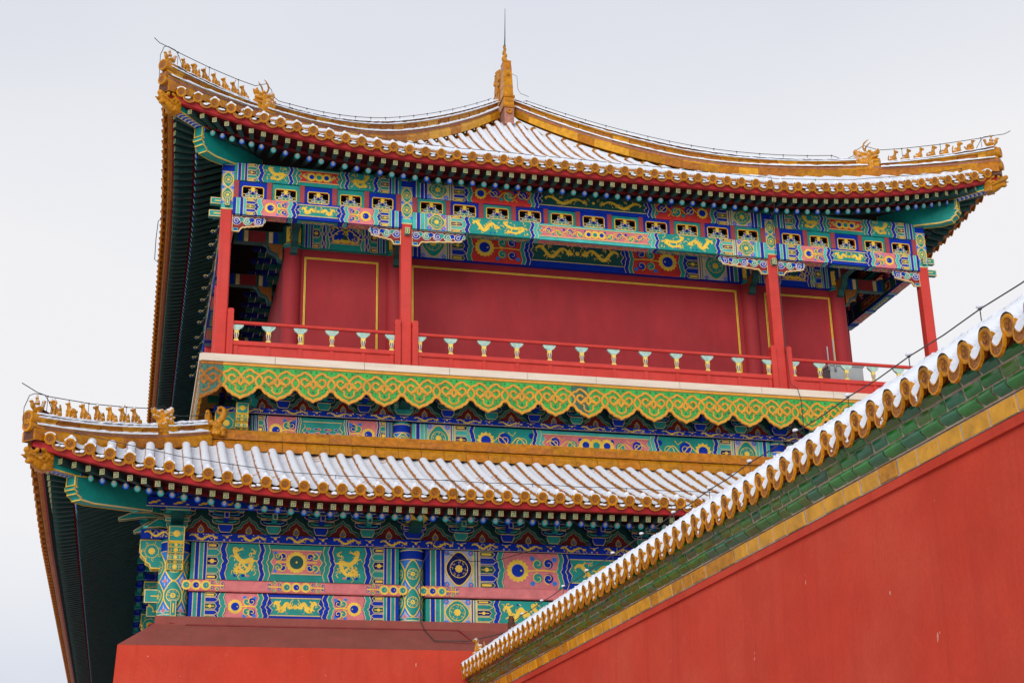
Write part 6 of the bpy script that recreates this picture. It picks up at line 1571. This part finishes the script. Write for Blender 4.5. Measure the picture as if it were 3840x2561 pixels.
mb = MB(); mb.hexa([wp(S0, -.115, 5.318), wp(S1, -.115, 5.318), wp(S1, -.6, 5.318), wp(S0, -.6, 5.318), wp(S0, -.10, 5.385), wp(S1, -.10, 5.385), wp(S1, -.6, 5.385), wp(S0, -.6, 5.385)], 'tile_dark')
mb.hexa([wp(S0, -.12, 5.387), wp(S1, -.12, 5.387), wp(S1, -.6, 5.387), wp(S0, -.6, 5.387), wp(S0, -.05, 5.42), wp(S1, -.05, 5.42), wp(S1, -.6, 5.42), wp(S0, -.6, 5.42)], 'tile_dark'); build('eave_board', mb, wall, None)
wrot = math.atan2(WN.y, WN.x) + pi / 2
WDM = disc_mesh('round_end_tile', .124, R_(10), 28); WPM = drip_mesh('drip_tile', .26, R_(-10))
ss = [8.75 - .44 * i for i in range(17, 0, -1)]; s = 8.75
while s < S1 - .1: ss.append(s); s += .432 - .0022 * (s - 8.6)
for s in ss: place('round_end_tile', WDM, wp(s, .0, ZD), wrot, wall)
for a, b in zip(ss, ss[1:]): o = place('drip_tile', WPM, wp((a + b) / 2, .005, ZD - .035), wrot, wall); o.scale = (1.0, 1, 1.28)
RIDN, RIDZ = -.62, 5.80
mb = MB()
for s in ss:
    rows = []
    for i in range(5):
        t = i / 4; c = wp(s, -.02 - .60 * t, ZD + .34 * t + .06 * t * t); u = Vector((0, 0, 1)) + WN * .3
        rows.append([c + WD * (.105 * math.cos(pi * j / 8)) + u * (.105 * math.sin(pi * j / 8) - .01) for j in range(9)])
    for a, b in zip(rows, rows[1:]):
        for j in range(8): mb.add([a[j], a[j + 1], b[j + 1], b[j]], [(0, 1, 2, 3)], 'tile_orange', True)
mb.face([wp(S0, -.03, ZD - .05), wp(S1, -.03, ZD - .05), wp(S1, -.65, ZD + .34), wp(S0, -.65, ZD + .34)], 'tile_worn')
mb.face([wp(S0, -.65, ZD + .2), wp(S1, -.65, ZD + .2), wp(S1, -1.3, ZD - .05), wp(S0, -1.3, ZD - .05)], 'tile_worn')
pr = [(-.14, -.1), (-.14, .06), (-.09, .10), (-.09, .16), (-.11, .18), (-.06, .23), (0, .25), (.06, .23), (.11, .18), (.09, .16), (.09, .10), (.14, .06), (.14, -.1)]
k0 = [wp(S0, RIDN + a, ZD + .33 + b) for a, b in pr]; k1 = [wp(S1 - .3, RIDN + a, ZD + .33 + b) for a, b in pr]
for j in range(len(pr) - 1): mb.face([k0[j], k0[j + 1], k1[j + 1], k1[j]], ('tile_yellow', 'tile_orange', 'tile_orange')[j % 3])
mb.face(k1, 'tile_orange')
build('coping', mb, wall, None, label='yellow tile coping and ridge of the near wall')
# closing gable of the far end
mb = MB(); mb.hexa([wp(S1, -.05, 4.9), wp(S1 + .16, -.2, 4.9), wp(S1 + .16, -.9, 4.9), wp(S1, -1.1, 4.9), wp(S1, -.02, 5.4), wp(S1 + .2, -.15, 5.4), wp(S1 + .2, -.9, 5.4), wp(S1, -1.1, 5.4)], 'plaster_red'); build('end_gable', mb, wall, None)
# lower wall coping returning behind its far end, with two small glazed beasts
mb = MB(); b0 = wp(S1 - 1.6, -.75, 5.78); mb.bar(wp(S1 - .2, -.55, ZD + .30), wp(S1 - 3.2, -1.6, ZD + .52), .2, .22, 'tile_orange'); mb.bar(wp(S1 - .2, -.55, ZD + .19), wp(S1 - 3.2, -1.6, ZD + .40), .28, .06, 'tile_dark'); build('return_ridge', mb, wall, None)
place('seated_beast', BEASTS[1], wp(S1 - .12, -.42, ZD + .40), R_(150), None, scale=.95, label='small yellow glazed beast at the low far end of the near wall coping', category='ridge figure', group='small beasts on the near wall')
mb = MB(); fs = S1 - 1.9
mb.hexa([wp(fs - .12, -.72, ZD + .2), wp(fs + .12, -.72, ZD + .2), wp(fs + .12, -.92, ZD + .2), wp(fs - .12, -.92, ZD + .2), wp(fs - .05, -.76, ZD + 1.0), wp(fs + .05, -.76, ZD + 1.0), wp(fs + .05, -.86, ZD + 1.0), wp(fs - .05, -.86, ZD + 1.0)], 'tile_dark')
for i in range(8): mb.ell(wp(fs, -.80, ZD + .25 + .1 * i), (.13 - .007 * i, .14 - .008 * i, .09), 'tile_dark')
me = remeshed('finial', mb, .025, 2, .02, .05); org = Vector(wp(fs, -.8, ZD + .2)); me.transform(Matrix.Translation(-org)); place('ridge_finial', me, org, 0, None, label='dark weathered finial standing behind the far end of the near wall coping', category='ridge ornament')
# cable along its ridge
pts = []; post = []; s = S0; i = 0
while s < S1 - 2.2:
    z = ZD + .76; pts.append(wp(s, RIDN, z)); post.append((wp(s, RIDN, z), (0, 0, -.24))); pts.append(wp(s + .8, RIDN, z - .02)); s += 1.62
pts += [wp(S1 - 2.2, RIDN, ZD + .62), wp(S1 - 1.9, RIDN, ZD + .50)]
cable('wall_cable', pts, .0085, 'dark cable on short supports along the snowy ridge of the near wall', post)

# ------------------------------------------------------------------ snow
sn = random.Random(2)
def nz3(p, k): return noise.noise(Vector(p) * k)
def roof_snow(rf, side, name, label, na=8, ragged=.30):
    mb = MB(); ts = row_ts(rf, side); sd = Vector((1, 0, 0)) if side == 'front' else Vector((0, 1, 0))
    for t in ts:
        qm = rf.qmax(side, t) - .32
        if qm < .1: continue
        n = max(3, int(qm / .085)); rows = []
        for i in range(n + 1):
            q = .015 + (qm - .015) * i / n
            c = rf.pt(side, t, q); d = (rf.pt(side, t, q + .05) - rf.pt(side, t, q - .05)).normalized(); up = sd.cross(d); up = up if up.z > 0 else -up
            e0 = R_(31) + ragged * (.6 * nz3((t * 3, q * 5, 1), 1.3) + .8 * sn.uniform(-.5, .5)); e1 = R_(147) - ragged * (.6 * nz3((t * 3, q * 5, 7), 1.3) + .8 * sn.uniform(-.5, .5)) 
            th = .028 + .014 * nz3((t, q, 3), 1.1); knob = math.exp(-((q - .30) / .055) ** 2) * .075
            if i == 0: th *= .3
            if i == n: th = 0
            rows.append([c + sd * ((.120 + th * math.sin(pi * j / na) ** .6) * math.cos(e0 + (e1 - e0) * j / na)) + up * ((.120 + th * math.sin(pi * j / na) ** .6) * math.sin(e0 + (e1 - e0) * j / na) - .008 + knob * math.sin(pi * j / na) ** 3) for j in range(na + 1)])
        for a, b in zip(rows, rows[1:]):
            for j in range(na): mb.add([a[j], a[j + 1], b[j + 1], b[j]], [(0, 1, 2, 3)], 'snow', True)
    # troughs: one crescent of snow to each pan tile
    for a, b in zip(ts, ts[1:]):
        m = (a + b) / 2; w = (b - a) / 2 - .085; q = .02
        qm = min(rf.qmax(side, a), rf.qmax(side, b)) - .15
        prev = None
        while q < qm:
            L = .215; lo = max(0.0, .02 + .18 * nz3((m, q, 2), .8)) * (0.2 if q < 1.2 else 1.0); pts = []
            nn = 5
            for k in range(nn + 1):
                x = -w + 2 * w * k / nn; cur = 1 - (x / w) ** 2
                base = lambda qq, h: rf.pt(side, m + x, min(qq, qm + .2), -.088 + h + .07 * (1 - cur))
                pts.append((base(q + L * lo * cur * .8, .026), base(q + L * .5, .024), base(q + L * .99 + .01, .010)))
            for p, r_ in zip(pts, pts[1:]):
                mb.add([p[0], r_[0], r_[1], p[1]], [(0, 1, 2, 3)], 'snow', True); mb.add([p[1], r_[1], r_[2], p[2]], [(0, 1, 2, 3)], 'snow', True)
            if prev:                      # riser of the next pan tile: snowed over, or bare glaze where the snow slipped
                for k in range(nn): mb.add([prev[k][2], prev[k + 1][2], pts[k + 1][0], pts[k][0]], [(0, 1, 2, 3)], 'snow' if lo < .10 else 'tile_orange', False)
            prev = pts; q += L
        # lump lying on the drip tile's lip
        p = rf.pt(side, m, -.02, -.085)
        for k in range(3): mb.ell(p + Vector((sn.uniform(-.07, .07), -.012 if side == 'front' else 0, -.03 + sn.uniform(-.02, .02))), (.06, .016, .026), 'snow', n=8, k=5)
    build(name, mb, None, (XC, rf.y0, rf.z0), kind='stuff', label=label, category='snow')
roof_snow(UP, 'front', 'roof_snow', 'fresh snow lying on the tiles of the upper roof')
roof_snow(LO, 'front', 'roof_snow', 'fresh snow lying on the tiles of the lower roof')
def ledge_snow(name, label, runs):
    mb = MB()
    for pts, side, w, h in runs:
        rows = []
        n = len(pts)
        for i, p in enumerate(pts):
            k = .75 + .5 * nz3(p, 5.0); ww = w * (1 + .35 * nz3(p, 9.0)); a = [(-ww, -.012), (-ww * .8, h * .55 * k), (-ww * .3, h * k), (ww * .3, h * k), (ww * .8, h * .55 * k), (ww, -.012)]
            rows.append([p + side * x + Vector((0, 0, z)) for x, z in a])
        for a, b in zip(rows, rows[1:]):
            for j in range(5): mb.add([a[j], a[j + 1], b[j + 1], b[j]], [(0, 1, 2, 3)], 'snow', True)
    build(name, mb, None, None, kind='stuff', label=label, category='snow')
runs = []
for mir in (False, True):
    sd = Vector((1, -1, 0)).normalized() if not mir else Vector((1, 1, 0)).normalized()
    out_ = Vector((1, -1, 0)).normalized() if not mir else Vector((-1, -1, 0)).normalized()
    for rf, q0, q1, h, w in ((UP, .06, 2.65, H_FR, .20), (UP, 2.95, 12.6, (.945, 1.0), .20), (LO, .06, 2.85, H_LO, .19), (LO, 3.1, 4.15, .50, .21)):
        n = int((q1 - q0) / .07); h0, h1 = h if isinstance(h, tuple) else (h, h)
        top, mid, low = [], [], []
        for i in range(n + 1):
            q = q0 + (q1 - q0) * i / n; hh = rf.rise_to(q, h0 + (h1 - h0) * i / n); p = rf.hip(q); p = Vector(MX(p)) + Vector((0, 0, .12 if rf.q0 else 0)) if mir else p
            top.append(p + Vector((0, 0, hh - .012))); mid.append(p + out_ * w * .66 + Vector((0, 0, hh * .82))); low.append(p + out_ * w * .78 + Vector((0, 0, hh * .41)))
        runs += [(top, sd, .16, .08), (mid, sd, w * .28, .06), (low, sd, w * .32, .075)]
ledge_snow('ridge_snow', 'thin snow along the ledges of the roof ridges', runs)
# caps of snow on the big beasts and eave discs are part of the same fall
mb = MB()
for rf in (UP, LO):
    for t in row_ts(rf, 'front'):
        c = rf.pt('front', t, -.05)
        rows = []
        for i, (yy, rr_) in enumerate(((-.012, .146), (-.02, .168), (.02, .176), (.09, .150))):
            rows.append([c + Vector((rr_ * math.cos(a_) , yy, (rr_ if i else .146) * math.sin(a_) - .02 * (i == 0))) for a_ in [R_(38 + sn.uniform(-8, 8)) + R_(104) * j / 8 for j in range(9)]])
        for a, b in zip(rows, rows[1:]):
            for j in range(8): mb.add([a[j], a[j + 1], b[j + 1], b[j]], [(0, 1, 2, 3)], 'snow', True)
build('tile_end_snow', mb, None, (XC, 37, 15), kind='stuff', label='caps of snow on top of the round eave tile ends', category='snow')
# near wall: lumpy wet snow
mb = MB()
def lump(p, k=1.0): return (.55 * nz3(p, 7.0) + .45 * nz3(p, 15.0) + .3 * nz3(p, 31.0)) * k
for i, s in enumerate(ss):
    n = 12; rows = []; na = 10
    for k in range(n + 1):
        t = k / n; c = wp(s, -.012 - .56 * t, ZD + .33 * t + .05 * t * t); u = (Vector((0, 0, 1)) + WN * .25).normalized(); row = []
        w0 = 28 if k == 0 else (10 if k == 1 else 0); w1 = 26 if k == 0 else (-4 if k == 1 else -22)
        for j in range(na + 1):
            e0 = R_(w0 + 16 * nz3((s * 4, t * 6, 3), 1)); e1 = R_(180 - w1 + 22 * nz3((s * 4, t * 9, 9), 1)); a = e0 + (e1 - e0) * j / na
            q = .116 + math.sin(pi * j / na) ** .5 * (.058 + lump((s, t, j * .09), .026)) * (.45 if k == 0 else 1) + (.008 if k == 0 else 0); row.append(c + WD * (q * math.cos(a)) + u * (q * math.sin(a) - .005))
        rows.append(row)
    for a, b in zip(rows, rows[1:]):
        for j in range(na): mb.add([a[j], a[j + 1], b[j + 1], b[j]], [(0, 1, 2, 3)], 'snow', True)
    if i:
        m = (ss[i - 1] + s) / 2; w = (s - ss[i - 1]) / 2 - .062; rows = []
        for k in range(10):
            t = k / 9; f = min(1.0, .55 + k * .3)
            rows.append([wp(m + w * (j / 6 * 2 - 1), -.015 - .56 * t, ZD - .085 + .105 * f + .33 * t + .045 * (abs(j - 3) / 3) ** 2 + lump((m + j * .05, t, 5), .03)) for j in range(7)])
        rows = [[wp(m + .62 * w * (j / 6 * 2 - 1), .0, ZD - .075 - .08 * math.sin(pi * j / 6)) for j in range(7)]] + rows
        for a, b in zip(rows, rows[1:]):
            for j in range(6): mb.add([a[j], a[j + 1], b[j + 1], b[j]], [(0, 1, 2, 3)], 'snow', True)
        if sn.random() < .3:
            p = wp(m + sn.uniform(-.04, .02), .012, ZD - .16 - sn.uniform(0, .05))
            for k in range(5): mb.ell(p + WD * sn.uniform(-.03, .03) + Vector((0, 0, sn.uniform(-.03, .03))), (.008, .018, .014), 'snow', n=7, k=5)
rows = []; s = S0
while s < S1 - 1.2:
    row = []
    for j in range(13):
        a = R_(2 + 170 * j / 12); q = .175 + lump((s, j * .12, 1), .055)
        row.append(wp(s, RIDN + q * 1.05 * math.cos(a), ZD + .45 + q * math.sin(a) * .95 - .05))
    rows.append(row); s += .045
for a, b in zip(rows, rows[1:]):
    for j in range(12): mb.add([a[j], a[j + 1], b[j + 1], b[j]], [(0, 1, 2, 3)], 'snow', True)
for i, s in enumerate(ss):
    if s > S1 - 1.4: break
    for k in range(4): mb.ell(wp(s + sn.uniform(-.2, .2), RIDN + .17, ZD + .36 + sn.uniform(-.03, .03)), (sn.uniform(.04, .08), .05, sn.uniform(.03, .05)), 'snow', n=8, k=6)
for p, d in post: mb.ell(Vector(p) + Vector((0, 0, .03)), (.045, .045, .025), 'snow', n=8, k=6)
build('wall_snow', mb, None, (W0 + WD * 20), kind='stuff', label='lumpy wet snow on the coping of the near wall', category='snow')

# ------------------------------------------------------------------ ground
mb = MB(); mb.face([(-400, -300, -1.6), (430, -300, -1.6), (430, 500, -1.6), (-400, 500, -1.6)], 'paving')
build('ground', mb, None, (XC, 20, -1.6), kind='structure', label='grey paving with patches of snow')
